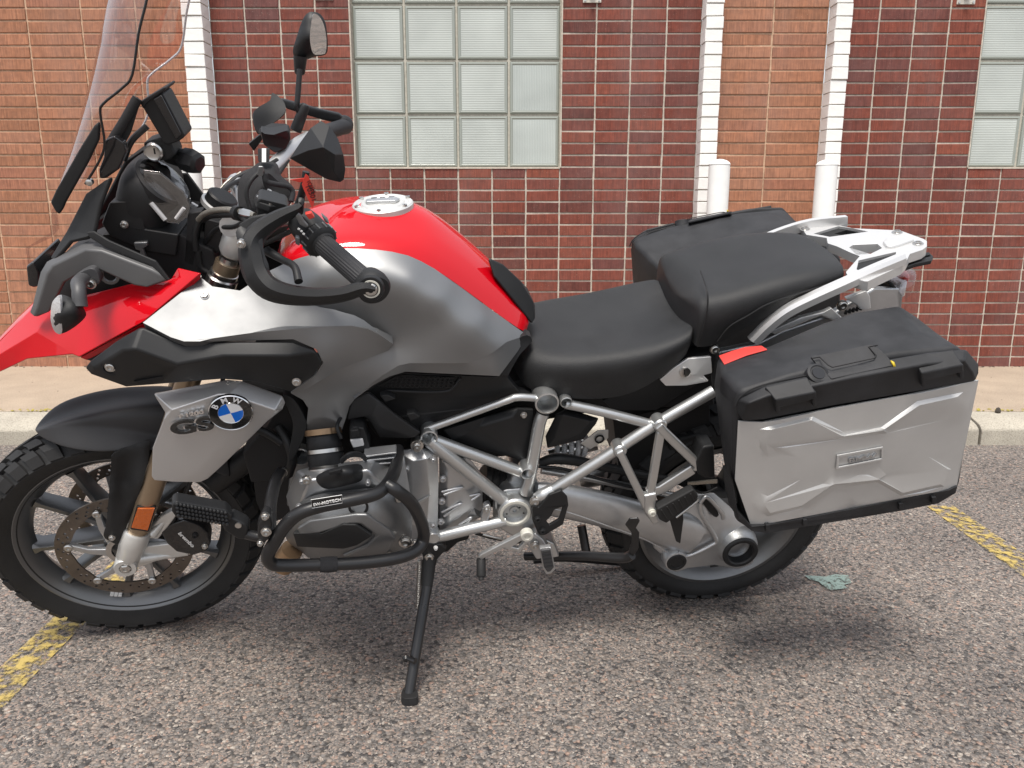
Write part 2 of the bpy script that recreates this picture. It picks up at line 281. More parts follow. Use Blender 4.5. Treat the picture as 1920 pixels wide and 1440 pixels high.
# moss and debris along the sidewalk joint and at the wall foot
def crumbs(name, spots, m, lab, cat):
    mb = MB()
    for (x, y, z, r) in spots:
        ico = [(0, 0, 1), (.9, 0, .3), (.28, .85, .3), (-.72, .53, .3), (-.72, -.53, .3), (.28, -.85, .3), (0, 0, -.6)]
        q = [(x + a * r * random.uniform(.7, 1.3), y + b * r * random.uniform(.6, 1.1), z + c * r * random.uniform(.4, .8)) for a, b, c in ico]
        mb.add(q, [(0, 1, 2), (0, 2, 3), (0, 3, 4), (0, 4, 5), (0, 5, 1), (6, 2, 1), (6, 3, 2), (6, 4, 3), (6, 5, 4), (6, 1, 5)])
    tag(mb.out(name, m), lab, cat, kind='stuff')
xs = [random.gauss(-2.05, .16) for _ in range(150)] + [random.uniform(-2.6, -1.7) for _ in range(60)] + [random.uniform(2.0, 2.8) for _ in range(90)]
crumbs('moss', [(x, KF + .172 + random.uniform(-.008, .03), .124, random.uniform(.003, .012)) for x in xs], 'moss', 'yellow green moss in the joint between kerb and sidewalk', 'moss')
sp = [(random.uniform(-3.2, 3.2), D - abs(random.gauss(0, .02)) - .004, .126, random.uniform(.002, .008)) for _ in range(240)] + [(random.uniform(-3, 3.2), random.uniform(3.85, 4.85), .126, random.uniform(.002, .005)) for _ in range(90)]
crumbs('grit', sp, 'dirt', 'dark grit and crumbs on the sidewalk and at the wall foot', 'grit')
for (m_, nm, lb, n_) in (('kerb', 'loose_chips', 'pale loose stone chips scattered on the asphalt', 160), ('dirt', 'dark_chips', 'dark loose stone chips scattered on the asphalt', 160)):
    sp = []
    for _ in range(n_):
        a_ = G(random.uniform(-60, 1980), random.uniform(860, 1440)); sp.append((a_[0], a_[1], .0015, abs(random.gauss(0, .0012)) + .0014))
    crumbs(nm, sp, m_, lb, 'stone chips')
p = W(1871, 772, KF + .15)
v = [(sin(a) * r + p[0], cos(a) * r * .8 + KF + .15, z) for (r, z) in ((.012, .117), (.016, .128), (.009, .143), (.001, .147)) for a in np.linspace(0, 2 * pi, 7)[:-1] + r * 30]
f = [(i * 6 + k, i * 6 + (k + 1) % 6, i * 6 + 6 + (k + 1) % 6, i * 6 + 6 + k) for i in range(3) for k in range(6)]
tag(mesh('pebble', v, f, 'dirt', smooth=False), 'small dark pebble lying on the kerb at far right', 'pebble')
# ------------------------------------------------------------------ brick walls
NR = 34
def brick_mesh(name, wd, ht, dp, m, j):
    v, f = box((0, dp / 2, 0), (wd, dp, ht)); rr = random.Random(j)
    v = [(x + rr.uniform(-.0016, .0016), y + rr.uniform(-.0014, .0014), z + rr.uniform(-.0014, .0014)) for x, y, z in v]
    me = bpy.data.meshes.new(name); me.from_pydata(v, [], f); bm = bmesh.new(); bm.from_mesh(me)
    bmesh.ops.bevel(bm, geom=[e for e in bm.edges if all(abs(q.co.y) < .01 for q in e.verts)], offset=.0025, segments=1, affect='EDGES', profile=.5)
    bm.to_mesh(me); bm.free(); me.materials.append(M_[m]); return me
def screen_xy(x, y, z):
    d = np.array([x, y, z]) - C0; c, s = cos(TH), sin(TH); dep = d[1] * c - d[2] * s; return 960 + F * d[0] / dep, 720 + F * (-d[1] * s - d[2] * c) / dep
BODY = [(0, 560), (200, 340), (420, 330), (620, 440), (720, 372), (1000, 560), (1200, 520), (1210, 470), (1420, 425), (1690, 440), (1730, 560), (1830, 690), (1800, 900), (0, 900)]
def hidden(px, py):
    ins = False; n = len(BODY)
    for i in range(n):
        (x1, y1), (x2, y2) = BODY[i], BODY[(i + 1) % n]
        if (y1 > py) != (y2 > py) and px < (x2 - x1) * (py - y1) / (y2 - y1) + x1: ins = not ins
    return ins
BH = PITCH - .0095
def wall(label, x0, mod, n, m, mort, holes=()):
    root = empty('brick_wall', (x0 + mod * n / 2, D, ZW)); tag(root, label, 'wall', kind='thing')
    meshes = [brick_mesh('brick', mod - .010, BH, .06, m, j) for j in range(6)]
    mb = MB(); rest = MB()
    X1 = x0 + mod * n; top = Z1 + PITCH * (NR - 1) + .03
    # mortar bed, with openings
    segs = [(x0, X1, ZW - .02, top)]
    for (a, b, zb) in holes:
        segs = [(x0, a, ZW - .02, top), (b, X1, ZW - .02, top), (a, b, ZW - .02, zb)]
    for (a, b, c, d) in segs:
        if b - a > .001: mb.add(*box(((a + b) / 2, D + .0058 + .075, (c + d) / 2), (b - a, .15, d - c)))
    mo = mb.out('mortar_bed', mort, smooth=False); mo.parent = root; mo.matrix_parent_inverse = Matrix.Translation(-root.location)
    cnt = 0
    for r in range(-1, NR):
        for k in range(n):
            xc, zc = x0 + mod * (k + .5), Z1 + PITCH * (r + .5)
            if any(a - .01 < xc < b + .01 and zc > zb for a, b, zb in holes): continue
            px, py = screen_xy(xc, D, zc); vis = -60 < px < 1980 and py > -12 and not hidden(px, py)
            if vis and cnt < 300 or (r == -1 and vis):
                o = bpy.data.objects.new('brick', random.choice(meshes)); link(o, root); cnt += 1
                o.location = (xc - root.location.x, random.gauss(0, .0012), zc - ZW)
                o.rotation_euler = (random.gauss(0, .004), random.gauss(0, .0025), random.gauss(0, .004))
            else:
                rest.add(*box((xc - root.location.x, .03 + random.gauss(0, .0008), zc - ZW), (mod - .010, .06, BH)))
    if rest.v:
        o = rest.out('brick', m, root, smooth=False); o['kind'] = 'stuff'
    return root
RM, OM = .2025, .314
XL, XR = -1.74, 1.094
wA = wall('orange brick wall bay at far left behind the windscreen', -1.85 - OM * 6, OM, 6, 'brick_orange', 'mortar_o')
wB = wall('dark red brick wall bay around the whole glass block window', XL, RM, 14, 'brick_red', 'mortar', [(XL + 4 * RM, XL + 10 * RM, Z1 + 17 * PITCH)])
wC = wall('narrow orange brick wall bay between the two white pillars', 1.19, .3155, 2, 'brick_orange', 'mortar_o')
wD = wall('dark red brick wall bay at far right with a cut off window', 1.9125, RM, 12, 'brick_red', 'mortar', [(1.9125 + 4 * RM, 1.9125 + 10 * RM, Z1 + 17 * PITCH)])
# ------------------------------------------------------------------ glass block windows
def gb_mesh(name, s, m):
    h = s / 2; pr = [(h, .012), (h - .004, .002), (h - .012, 0), (h - .016, .003), (h - .020, .0035)]
    v = []; f = []
    for (r, y) in pr: v += [(-r, y, -r), (r, y, -r), (r, y, r), (-r, y, r)]
    v += [(-h, .08, -h), (h, .08, -h), (h, .08, h), (-h, .08, h)]
    for i in range(4):
        for k in range(4): f.append((i * 4 + k, i * 4 + (k + 1) % 4, i * 4 + 4 + (k + 1) % 4, i * 4 + 4 + k))
    f.append((16, 17, 18, 19)); f += [(20 + k, 20 + (k + 1) % 4, (k + 1) % 4, k) for k in range(4)]
    me = bpy.data.meshes.new(name); me.from_pydata(v, [], f); me.materials.append(M_['gb_edge']); me.materials.append(M_[m])
    me.polygons[16].material_index = 1
    bm = bmesh.new(); bm.from_mesh(me); bmesh.ops.recalc_face_normals(bm, faces=bm.faces); bm.to_mesh(me); bm.free(); return me
GP = RM * 6 / 4; GS_ = GP - .012
gbm = [gb_mesh('glass_block', GS_, 'gb_h'), gb_mesh('glass_block', GS_, 'gb_v')]
def window(root, x0, zb):
    rl = root.location; YB = .032
    mb = MB()
    for k in range(5): mb.add(*box((x0 + GP * k - rl.x, YB + .047, 2.05 - ZW), (.0125, .08, 2.6 - 2 * zb + 2 * (zb - .65))))
    mb = MB(); n = 4; rows = 5
    for k in range(n + 1): mb.add(*box((x0 + GP * k - rl.x, YB + .05, zb + GP * rows / 2 - ZW), (.0118, .08, GP * rows)))
    for r in range(rows + 1): mb.add(*box((x0 + GP * n / 2 - rl.x, YB + .0515, zb + GP * r - ZW), (GP * n, .08, .0118)))
    wn = mb.out('window', 'gb_mortar', root, smooth=False)
    for r in range(rows):
        for k in range(n):
            x = x0 + GP * (k + .5); z = zb + GP * (r + .5); px, py = screen_xy(x, D, z)
            if px > 2100: continue
            o = bpy.data.objects.new('glass_block', gbm[1] if (k == 3 and r < 2) else gbm[0]); link(o, wn)
            o.location = (x - rl.x, YB + random.uniform(0, .002), z - ZW); o.rotation_euler = (random.gauss(0, .006), 0, random.gauss(0, .006))
    # light mortar reveal round the opening
    mr = MB(); t = .007; zt = zb + GP * rows; xa, xb = x0 - .0065, x0 + GP * n + .0065
    mr.add(*box((xa + .002 - rl.x, .022, (zb + zt) / 2 - ZW), (t, .05, zt - zb))); mr.add(*box((xb - .002 - rl.x, .022, (zb + zt) / 2 - ZW), (t, .05, zt - zb)))
    mr.add(*box(((xa + xb) / 2 - rl.x, .022, zb - .003 - ZW), (xb - xa - .012, .051, t)))
    mr.out('window_edge', 'mortar', wn, smooth=False)
window(wB, XL + 4 * RM, Z1 + 17 * PITCH - .004); window(wD, 1.9125 + 4 * RM, Z1 + 17 * PITCH - .004)
# ------------------------------------------------------------------ white brick pillars
def pillar(xa, xb, dep, label):
    root = empty('brick_pillar', ((xa + xb) / 2, D - dep, ZW)); tag(root, label, 'pillar', 'white brick pillars along the wall', 'thing')
    wd = xb - xa; ms = [brick_mesh('brick', wd, PITCH - .006, dep - .002, 'white_paint', 40 + j) for j in range(4)]
    v, f = box((0, dep / 2 + .008, (PITCH * NR) / 2), (wd - .012, dep - .004, PITCH * NR)); mesh('pillar_core', v, f, 'mortar', root, smooth=False)
    for r in range(-1, NR):
        o = bpy.data.objects.new('brick', random.choice(ms)); link(o, root)
        o.location = (random.gauss(0, .0012), random.gauss(0, .0015), Z1 + PITCH * (r + .5) - ZW); o.rotation_euler = (0, random.gauss(0, .006), random.gauss(0, .006))
pillar(-1.852, -1.738, .125, 'white painted brick pillar at the left behind the windscreen')
pillar(1.092, 1.19, .115, 'white painted brick pillar to the left of the narrow orange bay')
pillar(1.82, 1.912, .115, 'white painted brick pillar to the right of the narrow orange bay')
# ------------------------------------------------------------------ bollards
def bollard(px, pyt, label, y=4.62):
    c = W(px, pyt, y); r = .059; ht = c[2] - ZW - .012; root = empty('bollard', (c[0], y, ZW)); tag(root, label, 'bollard', 'white steel bollards on the sidewalk')
    def lathe0(pr, n=32):
        v = [(rr * cos(2 * pi * k / n), rr * sin(2 * pi * k / n), z) for rr, z in pr for k in range(n)]
        f = [(i * n + k, i * n + (k + 1) % n, i * n + n + (k + 1) % n, i * n + n + k) for i in range(len(pr) - 1) for k in range(n)]
        return v, f + [tuple(range(n - 1, -1, -1)), tuple(range((len(pr) - 1) * n, len(pr) * n))]
    mesh('post', *lathe0([(r, 0), (r, ht - .02), (r - .001, ht)]), 'bollard', root)
    mesh('cap', *lathe0([(r + .001, ht + .0005), (r + .001, ht + .004), (r * .9, ht + .014), (r * .65, ht + .024), (r * .3, ht + .030), (r * .04, ht + .032)]), 'bollard', root)
bollard(1349.5, 305, 'white round bollard in front of the left pillar of the orange bay')
bollard(1551, 306, 'white round bollard in front of the right pillar of the orange bay')
bollard(357, 318, 'white bollard at far left, mostly hidden behind the instrument panel')
# ------------------------------------------------------------------ wall brackets at the very top
for (px, py, lab) in ((608, -2, 'pale metal wall bracket above the right mirror'), (1110, 3, 'pale metal wall bracket right of the whole window'), (1810, 6, 'pale metal wall bracket left of the cut off window')):
    c = W(px, py, D); root = empty('wall_bracket', (c[0], D, c[2])); tag(root, lab, 'bracket', 'metal brackets on the wall')
    mesh('plate', *box((0, -.004, .03), (.105, .007, .075)), 'galv', root, bevel=.0015)
    mesh('arm', *box((0, -.03, .04), (.03, .05, .03)), 'galv', root, bevel=.003)
    for sx in (-1, 1):
        n = 8; v = [(sx * .04 + .006 * cos(a), -.0075 - h, .003 + .006 * sin(a)) for h in (0, .005) for a in np.linspace(0, 2 * pi, n + 1)[:-1]]
        mesh('bolt', v, [(k, (k + 1) % n, n + (k + 1) % n, n + k) for k in range(n)] + [tuple(range(n, 2 * n))], 'steel', root, fix=True)
# ================================================================== MOTORCYCLE
# bike frame: X forward, Y to its left (towards the camera), Z up; it leans on its side stand, bars turned slightly left
BX, BY, YAW, LEAN, STEER = .5366, 2.1522, .1318, .3099, .1235
def nRz(a): c, s = cos(a), sin(a); return np.array([[c, -s, 0], [s, c, 0], [0, 0, 1.]])
def nRx(a): c, s = cos(a), sin(a); return np.array([[1., 0, 0], [0, c, -s], [0, s, c]])
BM = nRz(YAW) @ np.diag([-1., -1., 1.]) @ nRx(-LEAN); BT = np.array([BX, BY, 0])
BMAT = Matrix([list(BM[i]) + [BT[i]] for i in range(3)] + [[0, 0, 0, 1]])
rk = radians(25.5); AX = np.array([-sin(rk), 0, cos(rk)]); A0 = np.array([1.607, 0, 0])
K_ = np.array([[0, -AX[2], AX[1]], [AX[2], 0, -AX[0]], [-AX[1], AX[0], 0]]); SR = np.eye(3) + sin(STEER) * K_ + (1 - cos(STEER)) * K_ @ K_
def st(p): return A0 + SR @ (np.array(p, float) - A0)            # steered part -> bike frame
CB = BM.T @ (C0 - BT); CS = SR.T @ (CB - A0) + A0
def B(px, py, Y): d = BM.T @ ray(px, py); return CB + d * ((Y - CB[1]) / d[1])
def Sx(px, py, Y): d = SR.T @ (BM.T @ ray(px, py)); return CS + d * ((Y - CS[1]) / d[1])   # in the steered frame
def S(px, py, Y): return st(Sx(px, py, Y))
def Bp(px, py, q, n): d = BM.T @ ray(px, py); n = np.array(n, float); return CB + d * (np.dot(np.array(q) - CB, n) / np.dot(d, n))
bike = empty('motorcycle'); bike.matrix_world = BMAT
tag(bike, 'red, grey and silver touring motorcycle leaning on its side stand', 'motorcycle')
def nrm(v): v = np.array(v, float); return v / max(1e-12, np.linalg.norm(v))
def orient(v, f, out=(0, 1, .3)):
    v = np.array(v); s = np.zeros(3)
    for q in f:
        p = v[list(q)]; s += np.cross(p[1] - p[0], p[2] - p[0])
    return f if np.dot(s, out) > 0 else [tuple(reversed(q)) for q in f]
def cr(pts, n=6, closed=False):                                   # Catmull-Rom resample
    P = [np.array(p, float) for p in pts]; m = len(P); out = []
    for i in range(m if closed else m - 1):
        p0 = P[(i - 1) % m] if closed or i > 0 else 2 * P[0] - P[1]; p1, p2 = P[i], P[(i + 1) % m]
        p3 = P[(i + 2) % m] if closed or i + 2 < m else 2 * P[-1] - P[-2]
        for k in range(n):
            t = k / n; out.append(.5 * (2 * p1 + (p2 - p0) * t + (2 * p0 - 5 * p1 + 4 * p2 - p3) * t * t + (3 * p1 - p0 - 3 * p2 + p3) * t ** 3))
    if not closed: out.append(P[-1])
    return out
def tube_vf(path, r, n=14, closed=False, cap=True, flat=None):
    P = [np.array(p, float) for p in path]; m = len(P); R = r if hasattr(r, '__len__') else [r] * m
    T_ = [nrm(P[(i + 1) % m] - P[i - 1]) if closed or 0 < i < m - 1 else nrm(P[min(i + 1, m - 1)] - P[max(i - 1, 0)]) for i in range(m)]
    up = np.array([0, 1, 0.]) if abs(T_[0][1]) < .9 else np.array([1., 0, 0]); N = nrm(up - T_[0] * np.dot(up, T_[0])); v = []
    for i in range(m):
        N = nrm(N - T_[i] * np.dot(N, T_[i])); Bn = np.cross(T_[i], N)
        for k in range(n):
            a = 2 * pi * k / n; fx = flat if flat else 1; v.append(P[i] + R[i] * (cos(a) * N * fx + sin(a) * Bn))
    f = [(i * n + k, i * n + (k + 1) % n, ((i + 1) % m) * n + (k + 1) % n, ((i + 1) % m) * n + k) for i in range(m if closed else m - 1) for k in range(n)]
    if cap and not closed: f += [tuple(range(n - 1, -1, -1)), tuple(range((m - 1) * n, m * n))]
    return v, f
def tube(name, pts, r, m, parent=bike, sm=6, n=14, closed=False, **k):
    path = cr(pts, sm, closed) if sm and len(pts) > 2 else pts
    if hasattr(r, '__len__') and len(r) != len(path): r = np.interp(np.linspace(0, 1, len(path)), np.linspace(0, 1, len(r)), r)
    return mesh(name, *tube_vf(path, r, n, closed), m, parent, ang=50, fix=True, **k)
def lathe_vf(pr, o, ax, n=24, cap=True):
    ax = nrm(ax); u = nrm(np.cross(ax, [0, 0, 1.] if abs(ax[2]) < .9 else [1., 0, 0])); w_ = np.cross(ax, u); o = np.array(o, float)
    v = [o + ax * h + r * (cos(2 * pi * k / n) * u + sin(2 * pi * k / n) * w_) for r, h in pr for k in range(n)]
    f = [(i * n + k, i * n + (k + 1) % n, i * n + n + (k + 1) % n, i * n + n + k) for i in range(len(pr) - 1) for k in range(n)]
    if cap: f += [tuple(range(n - 1, -1, -1)), tuple(range((len(pr) - 1) * n, len(pr) * n))]
    return v, f
def lathe(name, pr, o, m, parent=bike, ax=(0, 1, 0), n=24, cap=True, ang=35, **k): return mesh(name, *lathe_vf(pr, o, ax, n, cap), m, parent, fix=True, ang=ang, **k)
def bolt(px, py, Y, r=.008, m='steel', parent=bike, fr=B, h=.006, ax=(0, 1, 0)):
    o = fr(px, py, Y); return lathe('bolt', [(r * 1.25, -.004), (r * 1.25, .001), (r, .0015), (r, h - .001), (r * .85, h), (r * .5, h), (r * .48, h - .003), (r * .05, h - .003)], o, m, parent, ax, n=14, ang=25)
def plate_vf(outer, holes, depth):                                # prism from outline(s) given as 3-D points; depth = vector
    loops = [[np.array(p, float) for p in outer]] + [[np.array(p, float) for p in h] for h in holes]
    allp = [p for l in loops for p in l]; N = len(allp); d = np.array(depth, float)
    tri = geometry.tessellate_polygon([[Vector(p) for p in l] for l in loops])
    v = allp + [p + d for p in allp]; f = orient(allp, [tuple(t) for t in tri], -d); f = list(f) + [tuple(i + N for i in reversed(t)) for t in f]
    s = 0
    for l in loops:
        n = len(l); f += [(s + k, s + (k + 1) % n, s + N + (k + 1) % n, s + N + k) for k in range(n)]; s += n
    return v, f
def plate(name, pts, m, parent=bike, th=.012, holes=(), fr=B, bevel=.002, sm=0, depth=None, seg=2):
    o = [fr(*p) for p in pts]; hs = [[fr(*p) for p in h] for h in holes]
    if sm: o = cr(o, sm, True); hs = [cr(h, sm, True) for h in hs]
    if depth is None: depth = (SR @ np.array([0, -th, 0])) if fr is S else np.array([0, -th, 0])
    return mesh(name, *plate_vf(o, hs, depth), m, parent, bevel=bevel, seg=seg, fix=True)
def facet(name, pts, faces, m, parent=bike, th=.006, fr=B, bevel=.006, seg=3, sub=0, mirror=False, join=False):
    v = [fr(*p) for p in pts]; f = orient(v, faces)
    o = mesh(name, v, f, m, parent, solid=0 if sub else th, bevel=0 if sub else bevel, seg=seg, sub=sub)
    if sub and th:
        sm_ = o.modifiers.new('solid', 'SOLIDIFY'); sm_.thickness = th; sm_.offset = -1
    if mirror: mirror_of(o)
    return o
def crease(o, chains, val=.7, boundary=True):
    me = o.data; at = me.attributes.new('crease_edge', 'FLOAT', 'EDGE'); cnt = {}
    for p in me.polygons:
        for k in p.edge_keys: cnt[k] = cnt.get(k, 0) + 1
    want = {tuple(sorted(e)) for c in chains for e in zip(c[:-1], c[1:])}
    for e in me.edges:
        k = tuple(sorted(e.vertices)); at.data[e.index].value = 1. if boundary and cnt.get(k, 0) == 1 else val if k in want else 0.
    return o
def mirror_of(o, parent=None):
    me = o.data.copy()
    for p in me.vertices: p.co.y = -p.co.y
    me.flip_normals(); q = o.copy(); q.data = me; COL.objects.link(q)
    if parent is not None: q.parent = parent
    return q
def tps(ctrl):
    P = np.array(ctrl, float); x = P[:, :2] / 100; n = len(P)
    r = np.linalg.norm(x[:, None] - x[None], axis=2); Kk = np.where(r > 0, r * r * np.log(r + 1e-12), 0) + np.eye(n) * 1e-3
    Q = np.hstack([np.ones((n, 1)), x]); A = np.block([[Kk, Q], [Q.T, np.zeros((3, 3))]]); s = np.linalg.solve(A, np.concatenate([P[:, 2], np.zeros(3)]))
    def g(px, py):
        q = np.array([px, py]) / 100; d = np.linalg.norm(x - q, axis=1); return float(np.where(d > 0, d * d * np.log(d + 1e-12), 0) @ s[:n] + s[n] + s[n + 1] * q[0] + s[n + 2] * q[1])
    return g
def panel(name, outline, ctrl, m, parent=bike, th=.005, step=9, fr=B, sm=4, bevel=0, rim=.0, mirror=False, extra=None):
    """smooth panel: pixel outline, lateral offset interpolated from control points, edge rolled inward by rim"""
    g = tps(ctrl); o2 = [np.array(p[:2], float) for p in outline]
    if sm: o2 = [p[:2] for p in cr([np.array([p[0], p[1], 0]) for p in o2], sm, True)]
    den = []                                                       # even spacing on the outline
    for i in range(len(o2)):
        a, b = o2[i], o2[(i + 1) % len(o2)]; k = max(1, int(np.linalg.norm(b - a) / step))
        den += [a + (b - a) * j / k for j in range(k)]
    o2 = den; A = np.array(o2); x0, y0 = A.min(0); x1, y1 = A.max(0)
    seg = np.roll(A, -1, 0) - A
    def dist(p):
        t = np.clip(((p - A) * seg).sum(1) / np.maximum(1e-9, (seg ** 2).sum(1)), 0, 1); return np.linalg.norm(A + seg * t[:, None] - p, axis=1).min()
    def inside(p):
        xi, yi = A[:, 0], A[:, 1]; xj, yj = np.roll(xi, -1), np.roll(yi, -1); c = ((yi > p[1]) != (yj > p[1])); 
        with np.errstate(divide='ignore', invalid='ignore'): return bool((c & (p[0] < (xj - xi) * (p[1] - yi) / (yj - yi) + xi)).sum() % 2)
    pts = [tuple(p) for p in o2]; n = len(pts); row = 0; y = y0 + step / 2
    while y < y1:
        x = x0 + (step / 2 if row % 2 else 0)
        while x < x1:
            p = np.array([x, y])
            if inside(p) and dist(p) > step * .55: pts.append((x, y))
            x += step
        y += step * .866; row += 1
    vs, es, fs, *_ = geometry.delaunay_2d_cdt([Vector(p) for p in pts], [(i, (i + 1) % n) for i in range(n)], [], 1, 1e-4)
    v = []
    for p in vs:
        Y = g(p.x, p.y)
        if extra: Y += extra(p.x, p.y)
        if rim:
            d = dist(np.array([p.x, p.y])) / 18
            if d < 1: Y -= rim * (1 - math.sqrt(max(0, 1 - (1 - d) ** 2)))
        v.append(fr(p.x, p.y, Y))
    f = orient(v, [tuple(q) for q in fs]); o = mesh(name, v, f, m, parent, solid=th, bevel=bevel, ang=60)
    es = o.modifiers.new('split', 'EDGE_SPLIT'); es.split_angle = radians(50); es.use_edge_sharp = False
    if mirror: mirror_of(o)
    return o
def symloft(name, rows, m, parent=bike, fr=B, sub=2, th=0, closed_ends=True, frx=None):
    """rows of (px,py,Y) from the left lower edge to the centre line (last point); mirrored to the right side"""
    g = frx or (lambda *p: B(*p)); R = []
    for r in rows:
        l = [g(*p) for p in r]; R.append(l + [q * np.array([1, -1, 1]) for q in reversed(l[:-1] if abs(l[-1][1]) < 1e-6 else l)])
    if fr is S: R = [[st(q) for q in r] for r in R]
    n = len(R[0]); v = [p for r in R for p in r]; f = [(i * n + k, i * n + k + 1, (i + 1) * n + k + 1, (i + 1) * n + k) for i in range(len(R) - 1) for k in range(n - 1)]
    f = orient(v, f, (0, 0, 1))
    if closed_ends: f += [tuple(range(n)), tuple(range((len(R) - 1) * n, len(R) * n))]
    return mesh(name, v, f, m, parent, sub=sub, solid=th, fix=closed_ends)
def text(s, a, b, hgt, m, parent, Y=None, fr=B, ext=.0006, name='lettering', sx=1.0, bold=0):
    """word whose baseline runs from pixel a to pixel b on the plane Y"""
    p, q = np.array(fr(a[0], a[1], Y)), np.array(fr(b[0], b[1], Y)); x = nrm(q - p); n = np.array([0, 1., 0]); n = nrm(n - x * np.dot(n, x)); u = np.cross(n, x)
    c = bpy.data.curves.new(name, 'FONT'); c.body = s; c.size = hgt; c.extrude = ext; c.offset = bold; c.materials.append(M_[m])
    o = link(bpy.data.objects.new(name, c), parent); L_ = np.linalg.norm(q - p); bpy.context.view_layer.update(); wd = max(1e-6, o.dimensions.x)
    k = L_ / wd * sx; me = bpy.data.meshes.new_from_object(o); bpy.data.objects.remove(o); o = link(bpy.data.objects.new(name, me), parent); o.matrix_local = Matrix([[x[i] * k, u[i], n[i], p[i]] for i in range(3)] + [[0, 0, 0, 1]]); return o
# ------------------------------------------------------------------ wheels
def tyre_vf(C, R, rb, hw, fr, n=96):
    prof = [(rb - .006, -hw * .62), (rb + .004, -hw * .72), (rb + .03, -hw * .97), (rb + (R - rb) * .55, -hw), (R - .028, -hw * .88)]
    cro = [(R - .016 * (t / .75) ** 2, t * hw * .98) for t in (-.75, -.5, -.25, 0, .25, .5, .75)]
    prof = prof + cro + [(r, -y) for r, y in reversed(prof)]
    v = [fr(C + np.array([r * cos(2 * pi * k / n), y, r * sin(2 * pi * k / n)])) for r, y in prof for k in range(n)]
    return v, [(i * n + k, i * n + n + k, i * n + n + (k + 1) % n, i * n + (k + 1) % n) for i in range(len(prof) - 1) for k in range(n)]
def tread_vf(C, R, hw, fr, N, h, slits=True):
    mb = MB()
    def pt(t, ph, dh):
        a = abs(t); rr = R - .016 * (a / .75) ** 2 if a < .75 else R - .016 - (a - .75) * .09
        y = t * hw * (.98 if a < .75 else .98 - (a - .75) * .12); nr = np.array([1, t * .75]); nr /= np.linalg.norm(nr)
        rr += nr[0] * dh; y += nr[1] * dh; return fr(C + np.array([rr * cos(ph), y, rr * sin(ph)]))
    dp = 2 * pi / N
    for k in range(N):
        for (t0, t1, s0, s1, off) in ((.50, 1.0, .34, .62, 0), (.04, .46, .02, .40, .45), (-.46, -.04, .40, .02, .95), (-1.0, -.50, .62, .34, .5)):
            p0 = dp * (k + off); q = []
            for dh, e in ((-.004, 0), (h, .025)):
                for (t, s) in ((t0, s0), ((t0 + t1) / 2, (s0 + s1) / 2 + .06 * (1 if t0 > 0 else 1)), (t1, s1)):
                    tt = t + (e if t == t0 else -e if t == t1 else 0)
                    for w_ in (0, .74): q.append(pt(tt, p0 + dp * (s + w_ + (e if w_ == 0 else -e)), dh))
            # 0..5 bottom (3 t x 2), 6..11 top
            mb.add(q, [(6, 8, 9, 7), (8, 10, 11, 9), (0, 2, 8, 6), (2, 4, 10, 8), (1, 7, 9, 3), (3, 9, 11, 5), (0, 6, 7, 1), (4, 5, 11, 10)])
    return mb.v, mb.f
